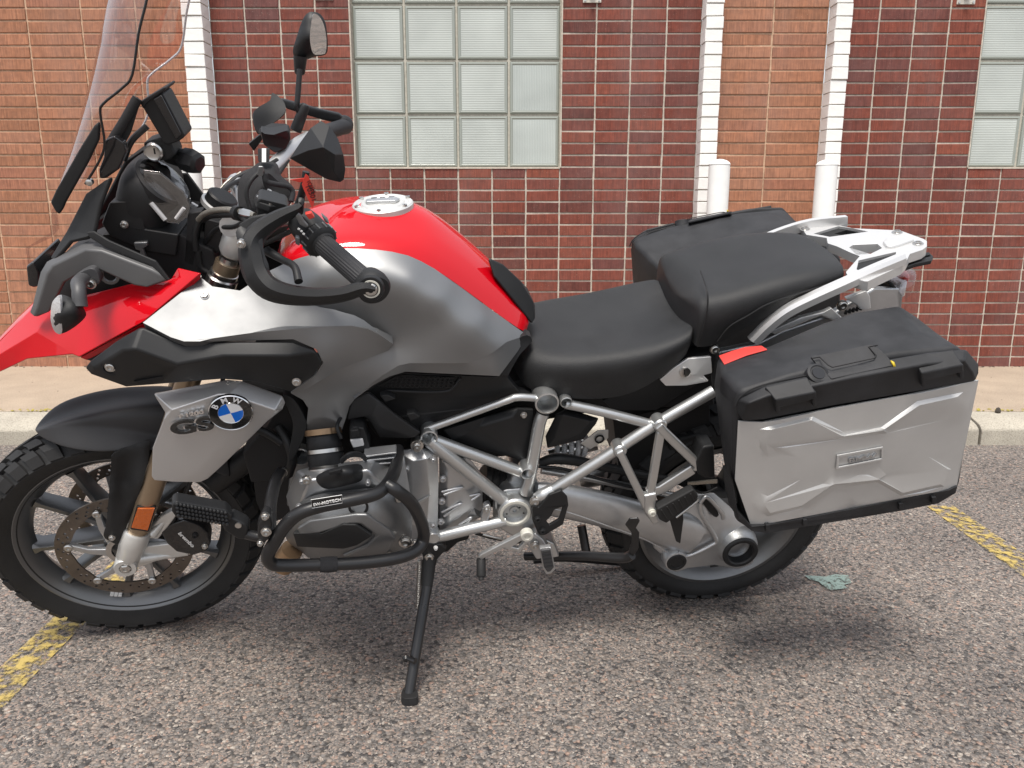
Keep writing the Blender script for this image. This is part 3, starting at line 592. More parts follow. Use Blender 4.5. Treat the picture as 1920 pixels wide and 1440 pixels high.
def wheel(name, C, R, rb, hw, rimw, fr, label, N, nsp):
    C = np.array(C); ax = fr(C + np.array([0, 1, 0])) - fr(C); n = 96
    pr = [(rb + .012, rimw), (rb + .012, rimw - .004), (rb + .004, rimw - .010), (rb - .004, rimw - .016), (rb - .016, rimw - .03), (rb - .024, rimw - .05 if rimw > .06 else .012), (rb - .024, 0)]
    pr = pr + [(r, -y) for r, y in reversed(pr[:-1])]; inn = [(rb - .030, -.012 if rimw < .06 else -(rimw - .05)), (rb - .022, -rimw + .028), (rb - .008, -rimw + .012), (rb + .004, -rimw + .004)]
    ring = [(rb + .013, rimw), (rb + .003, rimw + .001), (rb - .003, rimw - .004), (rb - .010, rimw - .012), (rb - .020, rimw - .022), (rb - .027, rimw - .034), (rb - .031, 0), (rb - .027, -rimw + .034), (rb - .020, -rimw + .022), (rb - .010, -rimw + .012), (rb - .003, -rimw + .004), (rb + .003, -rimw - .001), (rb + .013, -rimw), (rb - .002, -rimw + .02), (rb - .006, 0), (rb - .002, rimw - .02)]
    v = [fr(C + np.array([r * cos(2 * pi * k / n), y, r * sin(2 * pi * k / n)])) for r, y in ring for k in range(n)]; m = len(ring)
    f = [(i * n + k, i * n + (k + 1) % n, ((i + 1) % m) * n + (k + 1) % n, ((i + 1) % m) * n + k) for i in range(m) for k in range(n)]
    root = mesh(name, v, f, 'rim', bike, fix=True, ang=40); root['label'] = label
    mesh('tyre', *tyre_vf(C, R - .010, rb, hw, fr), 'rubber', root, ang=60)
    o = mesh('tread_blocks', *tread_vf(C, R - .009, hw, fr, N, .0085), 'rubber', root, ang=25); o['kind'] = 'stuff'
    for k in range(nsp):                                            # spokes in pairs
        pa = 2 * pi * (k // 2) / (nsp / 2) + .873; sg = 1 if k % 2 else -1
        a0, a1 = pa + sg * .16, pa + sg * .285; r0, r1 = .045, rb - .026
        mid = (a0 + a1) / 2 + sg * .03
        q = []
        for (r, a, w_, y) in ((r0, a0, .012, .03), ((r0 + r1) / 2, mid, .0085, .024), (r1 - .012, a1, .009, .020), (r1 + .003, a1, .016, .022)):
            c = np.array([r * cos(a), 0, r * sin(a)]); tn = np.array([-sin(a), 0, cos(a)])
            for (s, yy) in ((-1, -y), (-1.0, y * .6), (-.55, y), (.55, y), (1.0, y * .6), (1, -y)): q.append(fr(C + c + tn * w_ * s + np.array([0, yy, 0])))
        f = [(i * 6 + j, i * 6 + (j + 1) % 6, i * 6 + 6 + (j + 1) % 6, i * 6 + 6 + j) for i in range(3) for j in range(6)]
        mesh('spoke', q, f, 'rim', root, fix=True, ang=30)
    lathe('hub', [(.02, -.06), (.05, -.055), (.056, -.03), (.05, 0), (.056, .03), (.05, .055), (.02, .06)], fr(C), 'rim', root, ax)
    return root, C, ax
idf = lambda p: np.array(p, float)
FC, RC = (1.507, 0, .325), (0, 0, .316)
fw, FCv, fax = wheel('front_wheel', FC, .325, .2413, .060, .043, st, 'grey cast front wheel with knobbly tyre', 40, 10)
rw, RCv, rax = wheel('rear_wheel', RC, .318, .2159, .085, .075, idf, 'grey cast rear wheel half hidden behind the side case', 36, 10)
def disc(root, C, Y, R, r, fr):
    C = np.array(C); no = 64
    P = lambda a, q: fr(C + np.array([q * cos(a), Y, q * sin(a)]))
    outer = [P(2 * pi * k / no, R) for k in range(no)]; inner = [P(2 * pi * k / 48, r + (.0035 if k % 8 < 3 else 0)) for k in range(48)]; hl = []
    for j in range(30):
        for i, q in enumerate((r + .010, (R + r) / 2, R - .008)):
            a = 2 * pi * (j + i * .33) / 30; c = np.array([q * cos(a), 0, q * sin(a)])
            if (j + i) % 5 == 4: continue
            hl.append([fr(C + c + np.array([.0034 * cos(2 * pi * e / 7), Y, .0034 * sin(2 * pi * e / 7)])) for e in range(7)])
    dv = fr(C + np.array([0, -.0045, 0])) - fr(C)
    return mesh('brake_disc', *plate_vf(outer, [inner] + hl, dv if Y > 0 else -dv), 'disc', root, smooth=False)
for Y in (.071, -.071):
    disc(fw, FC, Y, .1525, .117, st)
    for j in range(6):                                              # carrier arms and buttons
        a = 2 * pi * j / 6 + .2; q = []
        for (r, w_, da) in ((.035, .013, -.5), (.08, .008, -.18), (.122, .007, 0), (.130, .003, 0)):
            for s in (-1, 1): q.append((r * cos(a + da) - sin(a + da) * w_ * s, r * sin(a + da) + cos(a + da) * w_ * s))
        v = [st(np.array(FC) + np.array([x, Y + dy, z])) for dy in (.003, -.009) for x, z in q]; o8 = 8
        f = [(2 * i, 2 * i + 1, 2 * i + 3, 2 * i + 2) for i in range(3)] + [(8 + 2 * i, 10 + 2 * i, 11 + 2 * i, 9 + 2 * i) for i in range(3)] + [(2 * i, 2 * i + 2, 10 + 2 * i, 8 + 2 * i) for i in range(3)] + [(2 * i + 1, 9 + 2 * i, 11 + 2 * i, 2 * i + 3) for i in range(3)] + [(0, 8, 9, 1), (6, 7, 15, 14)]
        mesh('disc_carrier', v, f, 'cast', fw, fix=True, bevel=.002)
        c = st(np.array(FC) + np.array([.122 * cos(a), Y + (.004 if Y > 0 else -.004), .122 * sin(a)])); lathe('rivet', [(.010, 0), (.010, .003), (.008, .005), (.004, .005), (.004, .003), (.0005, .003)], c, 'steel', fw, fax if Y > 0 else -fax, n=14)
lathe('sensor_ring', [(.030, -.002), (.042, -.002), (.042, .002), (.030, .002)], st(np.array(FC) + np.array([0, .080, 0])), 'steel', fw, fax, n=40, cap=False)
for k in range(3):                                                 # wheel weights
    a = -1.28 + k * .045; c = np.array([.2095 * cos(a), .022, .2095 * sin(a)]); bx, bf = box((0, 0, 0), (.0085, .017, .004)); R2 = np.array([[-sin(a), 0, cos(a)], [0, 1, 0], [cos(a), 0, sin(a)]]).T
    mesh('wheel_weight', [st(np.array(FC) + c + R2 @ np.array(p)) for p in bx], bf, 'clip', fw, bevel=.0008)
mesh('balance_tape', [np.array(RC) + np.array([r * cos(a), Y, r * sin(a)]) for a in (-1.72, -1.60) for r, Y in ((.1960, .052), (.1905, .041), (.1905, .03))], [(0, 1, 4, 3), (1, 2, 5, 4)], 'blk', rw, solid=-.001)
lathe('brake_disc', [(.10, 0), (.138, 0), (.138, .005), (.10, .005)], np.array(RC) + np.array([0, -.09, 0]), 'disc', rw, n=64, cap=False)
# ------------------------------------------------------------------ fork, fender, front brake
for s in (1, -1):
    Y = .105 * s; a, b = Sx(262, 985, .105), Sx(428, 492, .105); a[1] = b[1] = Y
    d = nrm(b - a)
    fk = tube('fork_tube', [st(a - d * .02), st(a + d * .02), st(a + (b - a) * .5), st(b)], .0245, 'gold', n=20)
    e = Sx(238, 1052, .105); e[1] = Y; up = a + d * .015
    lo = lathe('fork_foot', [(.020, -.01), (.027, .0), (.0285, .02), (.031, .045), (.031, .085), (.028, .09), (.0265, .09)], st(e + (a - e) * .12), 'lightcast', bike, SR @ nrm(up - e), n=22)
    lathe('axle_clamp', [(.022, -.02), (.026, -.016), (.026, .022), (.024, .026), (.014, .026), (.013, .022), (.001, .022)], st(e), 'lightcast', lo, fax * s, n=22)
    lathe('axle_nut', [(.013, .02), (.013, .027), (.010, .029), (.006, .029), (.005, .026), (.0005, .026)], st(e), 'steel', lo, fax * s, n=6)
    for (fa, fb, w0) in (((262, 1046), (352, 1036), .009), ((285, 1000), (318, 965), .009)):   # caliper brackets
        q0, q1 = Sx(*fa, .10), Sx(*fb, .085); q0[1] = Y * .98; q1[1] = .085 * s; tube('caliper_bracket', [st(q0), st((q0 + q1) / 2), st(q1)], [.013, .009, .008], 'lightcast', lo, n=10)
    if s == 1:
        plate('reflector', [(258, 954, .134), (290, 954, .134), (277, 995, .134), (246, 990, .134)], 'amber', fk, .006, fr=S, bevel=.001)
        plate('reflector_frame', [(256, 950, .130), (293, 951, .130), (279, 998, .130), (244, 993, .130)], 'blk', fk, .008, fr=S)
# upper fork, triple clamp and head
for s in (1, -1):
    a, b = Sx(418, 520, .105), Sx(432, 478, .105); a[1] = b[1] = .105 * s; d = nrm(b - a)
    lathe('fork_cap', [(.030, -.03), (.030, 0), (.027, .003), (.027, .012), (.022, .014), (.020, .022), (.018, .03), (.018, .045)], st(a), 'steel', bike, SR @ d, n=24)
    c = Sx(436, 470, .105); c[1] = .105 * s; lathe('clamp_collar', [(.02, -.01), (.026, 0), (.027, .03), (.024, .045), (.02, .05)], st(c), 'lightcast', bike, SR @ d, n=22)
q = [Sx(430, 425, .13), Sx(452, 415, .07), Sx(455, 400, 0)]; l = [st(p) for p in q] + [st(p * np.array([1, -1, 1])) for p in reversed(q[:-1])]
tube('top_clamp', l, [.020, .022, .026, .022, .020], 'cast', flat=None) if False else mesh('top_clamp', *tube_vf(cr(l, 4), .020, 12, flat=1.0), 'cast', bike)
tube('steering_head', [B(470, 620, 0), B(430, 430, 0)], .036, 'blk', sm=0, n=18)
plate('brake_caliper', [(300, 998, .10), (318, 985, .10), (345, 975, .10), (372, 985, .10), (390, 1000, .10), (396, 1018, .10), (388, 1034, .10), (360, 1042, .10), (330, 1036, .10), (312, 1020, .10)], 'blkg', bike, .05, fr=S, bevel=.006, seg=3)
text('brembo', (333, 1000), (360, 1026), .0135, 'white', bike.children[-1], Y=.1008, fr=S, bold=.0003)
bolt(366, 1004, .101, .006, 'blk', fr=S); bolt(384, 1024, .101, .006, fr=S)
rc = plate('brake_caliper', [(300, 998, -.06), (318, 980, -.06), (345, 965, -.06), (372, 975, -.06), (396, 1008, -.06), (360, 1032, -.06), (312, 1010, -.06)], 'blkg', bike, .05, fr=S, bevel=.006)
tube('brake_hose', [S(320, 985, .09), S(350, 920, .10), S(372, 870, .1), S(400, 800, .08), S(420, 700, .06)], .005, 'blk')
# fender: crest, shoulder crease, lower edge (steered frame)
rows = [[(71, 817, .034), (66, 810, .022), (64, 806, .012), (63, 804, 0)],
        [(104, 835, .075), (88, 801, .050), (94, 794, .040), (102, 788, 0)],
        [(150, 846, .092), (140, 799, .058), (146, 780, .054), (158, 768, 0)],
        [(208, 849, .098), (204, 799, .062), (210, 768, .058), (221, 753, 0)],
        [(275, 838, .098), (266, 812, .066), (272, 765, .060), (284, 744, 0)],
        [(345, 855, .090), (335, 825, .066), (338, 765, .060), (345, 738, 0)],
        [(440, 905, .08), (430, 860, .062), (428, 810, .056), (425, 784, 0)]]
mixp = lambda a, b, t: tuple(np.array(a) * (1 - t) + np.array(b) * t)
rows = [[r[0], mixp(r[0], r[1], .45), mixp(r[0], r[1], .93), mixp(r[1], r[2], .08), mixp(r[1], r[2], .6), mixp(r[2], r[3], .25), r[3]] for r in rows]
symloft('front_fender', rows, 'grey_plastic', frx=Sx, fr=S, sub=2, th=.004, closed_ends=False)
fg = panel('fork_guard', [(214, 850), (274, 826), (281, 838), (272, 890), (252, 950), (230, 1005), (220, 1020), (205, 1014), (194, 1004), (200, 975), (208, 880)],
      [(214, 850, .115), (277, 830, .098), (240, 870, .10), (236, 900, .098), (245, 930, .108), (205, 920, .122), (198, 995, .122), (220, 1015, .118), (260, 910, .122), (226, 985, .12), (270, 880, .118), (222, 860, .108)], 'blkm', fr=S, th=.006, step=7, sm=3, rim=.006)
bolt(210, 1008, .122, .006, fr=S, parent=fg)
for s_ in (1, -1):
    for pl_ in ([(250, 1028), (300, 1022), (345, 1016), (356, 1026), (352, 1040), (320, 1044), (262, 1064), (240, 1062)], [(284, 988), (300, 970), (322, 958), (332, 966), (318, 985), (296, 1012), (278, 1010)]): plate('caliper_bracket', [(*p, .099) for p in pl_], 'lightcast', bike, .018, fr=(S if s_ > 0 else (lambda a, b, c: st(Sx(a, b, c) * np.array([1, -1, 1])))), bevel=.004, depth=SR @ np.array([0, -.016 * s_, 0]))
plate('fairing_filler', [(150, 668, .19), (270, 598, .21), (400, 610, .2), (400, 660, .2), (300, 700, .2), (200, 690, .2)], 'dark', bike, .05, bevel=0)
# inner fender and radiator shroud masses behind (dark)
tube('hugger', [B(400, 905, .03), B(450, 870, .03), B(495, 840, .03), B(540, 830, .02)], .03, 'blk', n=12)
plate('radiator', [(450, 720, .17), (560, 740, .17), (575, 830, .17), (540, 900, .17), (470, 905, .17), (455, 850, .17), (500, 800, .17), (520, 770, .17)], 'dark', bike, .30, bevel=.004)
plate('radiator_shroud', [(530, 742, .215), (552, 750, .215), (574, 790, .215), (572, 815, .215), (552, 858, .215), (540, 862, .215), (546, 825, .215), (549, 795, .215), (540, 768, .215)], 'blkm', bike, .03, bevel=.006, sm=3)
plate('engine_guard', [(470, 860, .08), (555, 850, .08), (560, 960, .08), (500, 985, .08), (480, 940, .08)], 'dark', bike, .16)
# ------------------------------------------------------------------ radiator side panel with emblem
pts = [(287, 737, .238), (427, 711, .240), (455, 714, .242), (530, 742, .232), (536, 755, .236), (530, 768, .242),      # 0-5 top and tip
       (500, 791, .248), (420, 871, .252), (390, 898, .252), (375, 905, .257), (322, 904, .268), (289, 901, .268), (284, 894, .268), (286, 840, .272), (305, 790, .270), (310, 775, .262), (294, 748, .240),  # 6-16
       (322, 769, .278), (408, 740, .276), (428, 739, .276), (516, 769, .262), (424, 818, .268), (372, 876, .270)]   # 17-22
fc = [(0, 16, 15, 17), (0, 17, 18, 1), (1, 18, 19, 2), (2, 19, 20, 3), (3, 20, 5, 4), (15, 14, 17), (14, 21, 19, 18, 17), (14, 13, 22, 21), (13, 12, 11, 10, 22), (10, 9, 22), (9, 8, 22), (8, 7, 21, 22), (7, 6, 20, 21), (6, 5, 20), (21, 20, 19)]
gp = facet('radiator_side_panel', pts, fc, 'silver', th=.006, bevel=.009, seg=4); gp['label'] = 'silver side panel with round emblem'
mirror_of(gp)
Em = B(433, 772, .277); n_em = nrm(np.cross(B(516, 769, .262) - B(408, 740, .276), B(424, 818, .268) - B(408, 740, .276)));  n_em = n_em if n_em[1] > 0 else -n_em
Em = Em + n_em * .003; u_em = nrm(np.array([0, 0, 1.]) - n_em * n_em[2]); r_em = np.cross(u_em, n_em); tilt = radians(-14)
ua, ra = u_em * cos(tilt) + r_em * sin(tilt), r_em * cos(tilt) - u_em * sin(tilt); ER = .0405
em = lathe('emblem', [(ER, -.006), (ER, .001), (ER * .97, .0022), (ER * .94, .0012), (.001, .0016)], Em, 'emblack', gp, n_em, n=48)
lathe('emblem_ring', [(ER, .0003), (ER * 1.02, .0012), (ER * .985, .0028), (ER * .955, .0014)], Em, 'chrome', gp, n_em, n=48, cap=False)
lathe('emblem_ring', [(ER * .60, .0012), (ER * .585, .0026), (ER * .56, .0018)], Em, 'chrome', gp, n_em, n=48, cap=False)
for k in range(4):
    nn = 10; v = [Em + n_em * .0022] + [Em + n_em * .0022 + ER * .57 * (cos(pi / 2 * k + pi / 2 * j / nn) * ra + sin(pi / 2 * k + pi / 2 * j / nn) * ua) for j in range(nn + 1)]
    mesh('emblem_field', v, [(0, j, j + 1) for j in range(1, nn + 1)], 'emwhite' if k % 2 == 0 else 'blue', gp, smooth=False, solid=.0006)
for ch, a in (('B', 132), ('M', 90), ('W', 48)):
    a = radians(a); c = Em + n_em * .0022 + ER * .77 * (cos(a) * ra + sin(a) * ua); u = cos(a) * ra + sin(a) * ua; x = np.cross(u, n_em)
    cu = bpy.data.curves.new('lettering', 'FONT'); cu.body = ch; cu.size = .0165; cu.extrude = .0004; cu.offset = .0003; cu.align_x = 'CENTER'; cu.align_y = 'CENTER'; cu.materials.append(M_['emwhite'])
    o = bpy.data.objects.new('lettering', cu); COL.objects.link(o); bpy.context.view_layer.update(); me = bpy.data.meshes.new_from_object(o); bpy.data.objects.remove(o); o = link(bpy.data.objects.new('lettering', me), gp); o.matrix_local = Matrix([[x[i], u[i], n_em[i], c[i]] for i in range(3)] + [[0, 0, 0, 1]])
# GS badge built as raised strokes
def stroke(pts, wpx, Y, m, parent, th=.003):
    P = [np.array(p, float) for p in pts]; L_, R_ = [], []
    for i, p in enumerate(P):
        d = P[min(i + 1, len(P) - 1)] - P[max(i - 1, 0)]; d /= np.linalg.norm(d); n = np.array([-d[1], d[0]]) * wpx / 2; L_.append(p + n); R_.append(p - n)
    return plate('badge_stroke', [(*p, Y) for p in L_ + R_[::-1]], m, parent, th, bevel=.0006)
YB_ = .280
text('GS', (323, 815), (402, 803), .040, 'chrome', gp, Y=YB_ - .0035, bold=.0022, ext=.002, name='badge_edge'); text('GS', (323, 815), (402, 803), .040, 'emblack', gp, Y=YB_, bold=.0012, ext=.003, name='badge')
text('R1200', (337, 783), (383, 774), .0105, 'chrome', gp, Y=.2805, bold=.0004, ext=.0025)
# ------------------------------------------------------------------ beak and nose
pts = [(-75, 708, .03), (0, 640, .05), (62, 575, .07), (110, 562, .10), (160, 553, .13), (240, 533, .15), (320, 524, .175), (333, 502, .18), (376, 512, .20),   # 0-8 upper
       (270, 602, .225), (148, 669, .20), (135, 664, .19), (50, 673, .12), (0, 697, .09),                                       # 9-13 lower
       (-30, 682, .075), (70, 622, .125), (160, 600, .165), (270, 566, .20), (338, 520, .195)]                                     # 14-18 crease
fc = [(0, 1, 14), (1, 2, 15, 14), (2, 3, 15), (3, 4, 16, 15), (4, 5, 17, 16), (5, 6, 18, 17), (6, 7, 18), (7, 8, 18), (0, 14, 13), (14, 15, 12, 13), (15, 16, 11, 12), (16, 10, 11), (16, 9, 10), (16, 17, 9), (17, 18, 8, 9)]
bk = facet('beak', pts, fc, 'red', th=.004, bevel=.010, seg=4); bk['label'] = 'glossy red beak'
mirror_of(bk)
rows = [[(-75, 708, .03), (-75, 706, .0)], [(0, 640, .05), (0, 628, 0)], [(62, 575, .07), (60, 556, 0)], [(110, 562, .10), (110, 535, 0)]]
symloft('beak_top', rows, 'red', sub=1, th=.004, closed_ends=False)
plate('beak_lower_strip', [(150, 671, .196), (272, 604, .22), (374, 514, .196), (376, 522, .19), (274, 616, .214), (164, 676, .19)], 'red', bike, .01)
pts = [(54, 586, .125), (60, 572, .13), (75, 510, .135), (87, 490, .13), (155, 454, .14), (165, 450, .14), (195, 455, .15), (290, 492, .175), (318, 524, .195),   # 0-8 outer
       (275, 539, .205), (250, 535, .20), (185, 506, .175), (170, 502, .17), (120, 530, .16), (92, 586, .15), (64, 595, .14),                                 # 9-15 inner
       (70, 575, .152), (88, 514, .158), (98, 498, .158), (160, 468, .168), (190, 470, .176), (285, 506, .198)]                              # 16-21 ridge
fc = [(0, 1, 16, 15), (1, 2, 17, 16), (2, 3, 18, 17), (3, 4, 19, 18), (4, 5, 6, 20, 19), (6, 7, 21, 20), (7, 8, 21), (15, 16, 14), (16, 17, 13, 14), (17, 18, 13), (18, 19, 12, 13), (19, 20, 11, 12), (20, 21, 10, 11), (21, 8, 9, 10)]
ga = facet('headlight_surround', pts, fc, 'arch', th=.014, bevel=.004, seg=3); ga['label'] = 'grey arched bracket around the headlight'
mirror_of(ga)
# headlight core and dark fairing behind
symloft('headlight_housing', [[(80, 585, .06), (84, 530, .07), (95, 500, .04), (100, 480, 0)], [(140, 560, .10), (130, 510, .11), (150, 462, .09), (160, 440, 0)], [(230, 560, .13), (230, 510, .13), (220, 462, .11), (230, 430, 0)], [(310, 570, .11), (310, 520, .11), (300, 470, .09), (300, 430, 0)]], 'dark', sub=1)
pf = facet('windscreen_side_fairing', [(200, 338, .135), (160, 362, .12), (122, 437, .12), (93, 484, .125), (101, 488, .14), (132, 452, .145), (162, 446, .15), (176, 438, .155), (188, 380, .15), (206, 330, .15)], [(0, 1, 8, 9), (1, 2, 7, 8), (2, 5, 6, 7), (2, 3, 4, 5)], 'blkm', th=.008, bevel=.004)
mirror_of(pf)
plate('fairing_flap', [(162, 436, .158), (176, 434, .16), (205, 452, .17), (292, 490, .19), (319, 526, .20), (312, 526, .20), (285, 500, .19), (196, 464, .17), (168, 446, .16)], 'blkm', bike, .006)
for (px, py) in ((92, 470), (80, 500)): pass
plate('headlight_side', [(48, 500, .07), (62, 490, .07), (74, 512, .07), (74, 536, .07), (62, 540, .07), (52, 536, .07)], 'blkg', bike, .14, bevel=.006)
plate('wind_deflector', [(98, 392, .03), (103, 385, .03), (110, 430, .03), (98, 445, .03), (60, 462, .03), (52, 470, .03), (57, 495, .03), (53, 497, .03), (48, 465, .03), (95, 436, .03)], 'screen', bike, .004, bevel=0)
# turn indicator
ti = panel('turn_indicator', [(98, 570), (106, 556), (120, 553), (148, 567), (161, 586), (158, 597), (140, 613), (118, 625), (103, 622), (96, 600)], [(98, 570, .262), (160, 590, .262), (115, 624, .262), (125, 590, .29), (108, 590, .288), (140, 590, .285)], 'blkm', th=.02, step=6, sm=4, rim=.012)
panel('turn_lens', [(97, 570), (106, 557), (112, 556), (114, 590), (116, 624), (103, 622), (95, 600)], [(97, 570, .27), (112, 556, .285), (114, 590, .293), (116, 624, .27), (97, 600, .272)], 'lensil', ti, th=.004, step=5, rim=.004)
tube('turn_stalk', [B(150, 575, .265), B(148, 545, .25), B(148, 530, .22), B(165, 520, .17)], [.013, .012, .013, .012], 'stalk')
plate('stalk_mount', [(133, 524, .19), (160, 506, .19), (176, 505, .19), (186, 520, .19), (185, 532, .19), (165, 540, .19), (160, 528, .19), (140, 534, .19)], 'stalk', bike, .02, bevel=.004, sm=3); bolt(170, 532, .195, .008)
lathe('headlight_rim', [(.016, 0), (.018, .003), (.013, .003), (.011, .0)], B(206, 516, .135), 'engine', bike, n=20, cap=False)
# ------------------------------------------------------------------ windscreen
def wrow(near, mid, cen): return [near, tuple(np.array(near) * .5 + np.array(mid) * .5 + np.array([-4, 0, .006])), mid, tuple(np.array(mid) * .5 + np.array(cen) * .5 + np.array([-2, 0, .004])), cen]
rows = [wrow((292, -90, .150), (240, -110, .10), (226, -125, 0)), wrow((275, 0, .165), (226, -30, .11), (210, -50, 0)), wrow((260, 62, .172), (208, 35, .115), (193, 15, 0)), wrow((248, 140, .176), (188, 120, .118), (176, 100, 0)),
        wrow((228, 166, .170), (176, 168, .115), (163, 160, 0)), wrow((194, 194, .155), (162, 205, .105), (152, 200, 0)), wrow((188, 212, .15), (156, 228, .10), (147, 222, 0)), wrow((196, 268, .145), (146, 268, .095), (136, 262, 0)), wrow((186, 302, .14), (134, 305, .09), (124, 300, 0)), wrow((160, 345, .135), (118, 345, .09), (106, 345, 0))]
ws = symloft('windscreen', rows, 'screen', sub=2, th=0, closed_ends=False)
e = cr([B(*r[0]) for r in rows], 4); tube('screen_edge', e, .0022, 'blkt', ws, sm=0, n=8)
e2 = [p * np.array([1, -1, 1]) for p in e]; tube('screen_edge', e2, .0022, 'lensil', ws, sm=0, n=8)
plate('screen_strip', [(184, 229, .148), (176, 236, .148), (152, 274, .145), (104, 358, .14), (94, 380, .14), (103, 396, .14), (110, 403, .14), (117, 392, .14), (122, 380, .14), (164, 306, .145), (184, 264, .148), (186, 240, .148)], 'blkm', bike, .012, bevel=.003)
plate('screen_bracket', [(197, 262, .11), (214, 255, .11), (232, 268, .11), (236, 285, .11), (222, 318, .11), (198, 335, .11), (186, 335, .11), (185, 318, .11), (194, 295, .11)], 'blkg', bike, .02, bevel=.003); lathe('bolt', [(.006, 0), (.006, .01), (.003, .012)], B(170, 340, .13), 'steel', bike.children[-1])
tube('screen_arm', [B(208, 268, .09), B(235, 225, .08), B(258, 184, .07)], .009, 'blkm', sm=0); tube('screen_arm', [B(232, 300, .06), B(246, 265, .06), B(276, 236, .05)], .006, 'blkt')
plate('screen_arm', [(209, 262, .085), (256, 182, .075), (262, 192, .075), (244, 250, .08), (232, 272, .085)], 'blkm', bike, .008)
# ------------------------------------------------------------------ instruments and navigation cradle
gpsR = empty('navigation_cradle'); gpsR.matrix_world = BMAT; tag(gpsR, 'black lockable navigation cradle above the instruments', 'device holder')
plate('cradle_body', [(262, 190, .06), (300, 174, .06), (306, 177, .06), (346, 253, .06), (345, 258, .06), (335, 265, .06), (316, 272, .06), (306, 266, .06), (270, 206, .06)], 'blk', gpsR, .065, bevel=.005, seg=3)
plate('cradle_lip', [(262, 192, .064), (270, 186, .064), (308, 163, .064), (311, 165, .064), (309, 170, .064), (288, 184, .064), (276, 192, .064), (268, 204, .064)], 'blkm', gpsR, .073, bevel=.002)
plate('cradle_back', [(288, 186, .065), (302, 178, .065), (340, 252, .065), (331, 262, .065)], 'blkg', gpsR, .004)
plate('cradle_mount', [(268, 268, .05), (300, 258, .05), (318, 262, .05), (330, 290, .05), (318, 300, .05), (296, 302, .05), (276, 296, .05)], 'blkm', gpsR, .06, bevel=.006, seg=3)
lathe('lock', [(.017, -.01), (.017, .006), (.014, .009), (.0125, .008), (.001, .008)], B(289, 284, .055), 'steel', gpsR, n=24); plate('key_slot', [(287, 278, .0635), (290, 278, .0635), (292, 289, .0635), (289, 289, .0635)], 'dark', gpsR, .001, bevel=0)
lathe('knob', [(.010, -.02), (.014, -.01), (.022, 0), (.024, .02), (.021, .034), (.014, .040), (.002, .041)], B(345, 298, .02), 'blk', gpsR, ax=(-.8, .5, -.1), n=7)
lathe('knob_stem', [(.018, -.03), (.018, .01)], B(340, 296, .02), 'blkm', gpsR, ax=(-.8, .5, -.1), n=16)
cl = symloft('instrument_housing', [[(188, 420, .10), (196, 370, .11), (214, 330, .09), (230, 310, 0)], [(250, 430, .11), (262, 372, .12), (250, 312, .11), (262, 285, 0)], [(320, 436, .10), (320, 400, .11), (292, 330, .10), (295, 300, 0)]], 'blkm', sub=2)
axd = nrm(np.array([-.70, .18, .70])); lathe('speedometer', [(.056, -.02), (.056, .012), (.050, .016), (.047, .010), (.001, .010)], B(300, 348, .055), 'blkm', cl, axd, n=36); lathe('dial_face', [(.046, .0112), (.001, .0114)], B(300, 348, .055), 'display', cl, axd, n=36)
lathe('dial_glass', [(.050, .0165), (.03, .022), (.001, .0235)], B(300, 348, .055), 'lens', cl, axd, n=36)
facet('instrument_lens', [(268, 318, .10), (300, 322, .10), (345, 358, .10), (358, 386, .10), (352, 408, .105), (334, 420, .105), (314, 418, .11), (272, 372, .11)], [(0, 1, 6, 7), (1, 2, 5, 6), (2, 3, 4, 5)], 'lens', cl, th=.003, bevel=.004)
facet('display_panel', [(270, 322, .085), (300, 326, .085), (343, 360, .085), (354, 386, .085), (348, 405, .09), (332, 416, .09), (316, 414, .09), (274, 372, .09)], [(0, 1, 6, 7), (1, 2, 5, 6), (2, 3, 4, 5)], 'display', cl, th=.006, bevel=.002)
for (a, b, w_) in (((283, 380), (310, 412), .008), ((330, 410), (345, 390), .006)): tube('lens_rib', [B(*a, .108), B(*b, .108)], w_ * .6, 'clip', cl, sm=0, n=8)
plate('dash_side', [(205, 380, .11), (262, 376, .11), (272, 430, .11), (335, 440, .11), (330, 480, .11), (270, 470, .11), (205, 442, .11), (190, 420, .11)], 'blk', bike, .22, bevel=.006); bolt(233, 421, .113, .006)
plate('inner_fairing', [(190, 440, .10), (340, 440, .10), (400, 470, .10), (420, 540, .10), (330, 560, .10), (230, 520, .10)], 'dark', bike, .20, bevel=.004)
plate('fairing_stay', [(352, 400, .10), (378, 396, .10), (362, 500, .10), (346, 492, .10)], 'blkm', bike, .03)
plate('right_fairing', [(338, 326, -.10), (350, 325, -.10), (400, 392, -.10), (392, 400, -.10), (358, 376, -.10)], 'blkm', bike, .01)
plate('clip', [(250, 455, .12), (276, 454, .12), (276, 462, .12), (268, 466, .12), (274, 486, .12), (264, 484, .12), (262, 470, .12), (254, 468, .12)], 'engine', bike, .01)
plate('wing_rail_end', [(358, 380, .0), (384, 396, .0), (382, 402, .0), (356, 388, .0)], 'white', bike, .01)
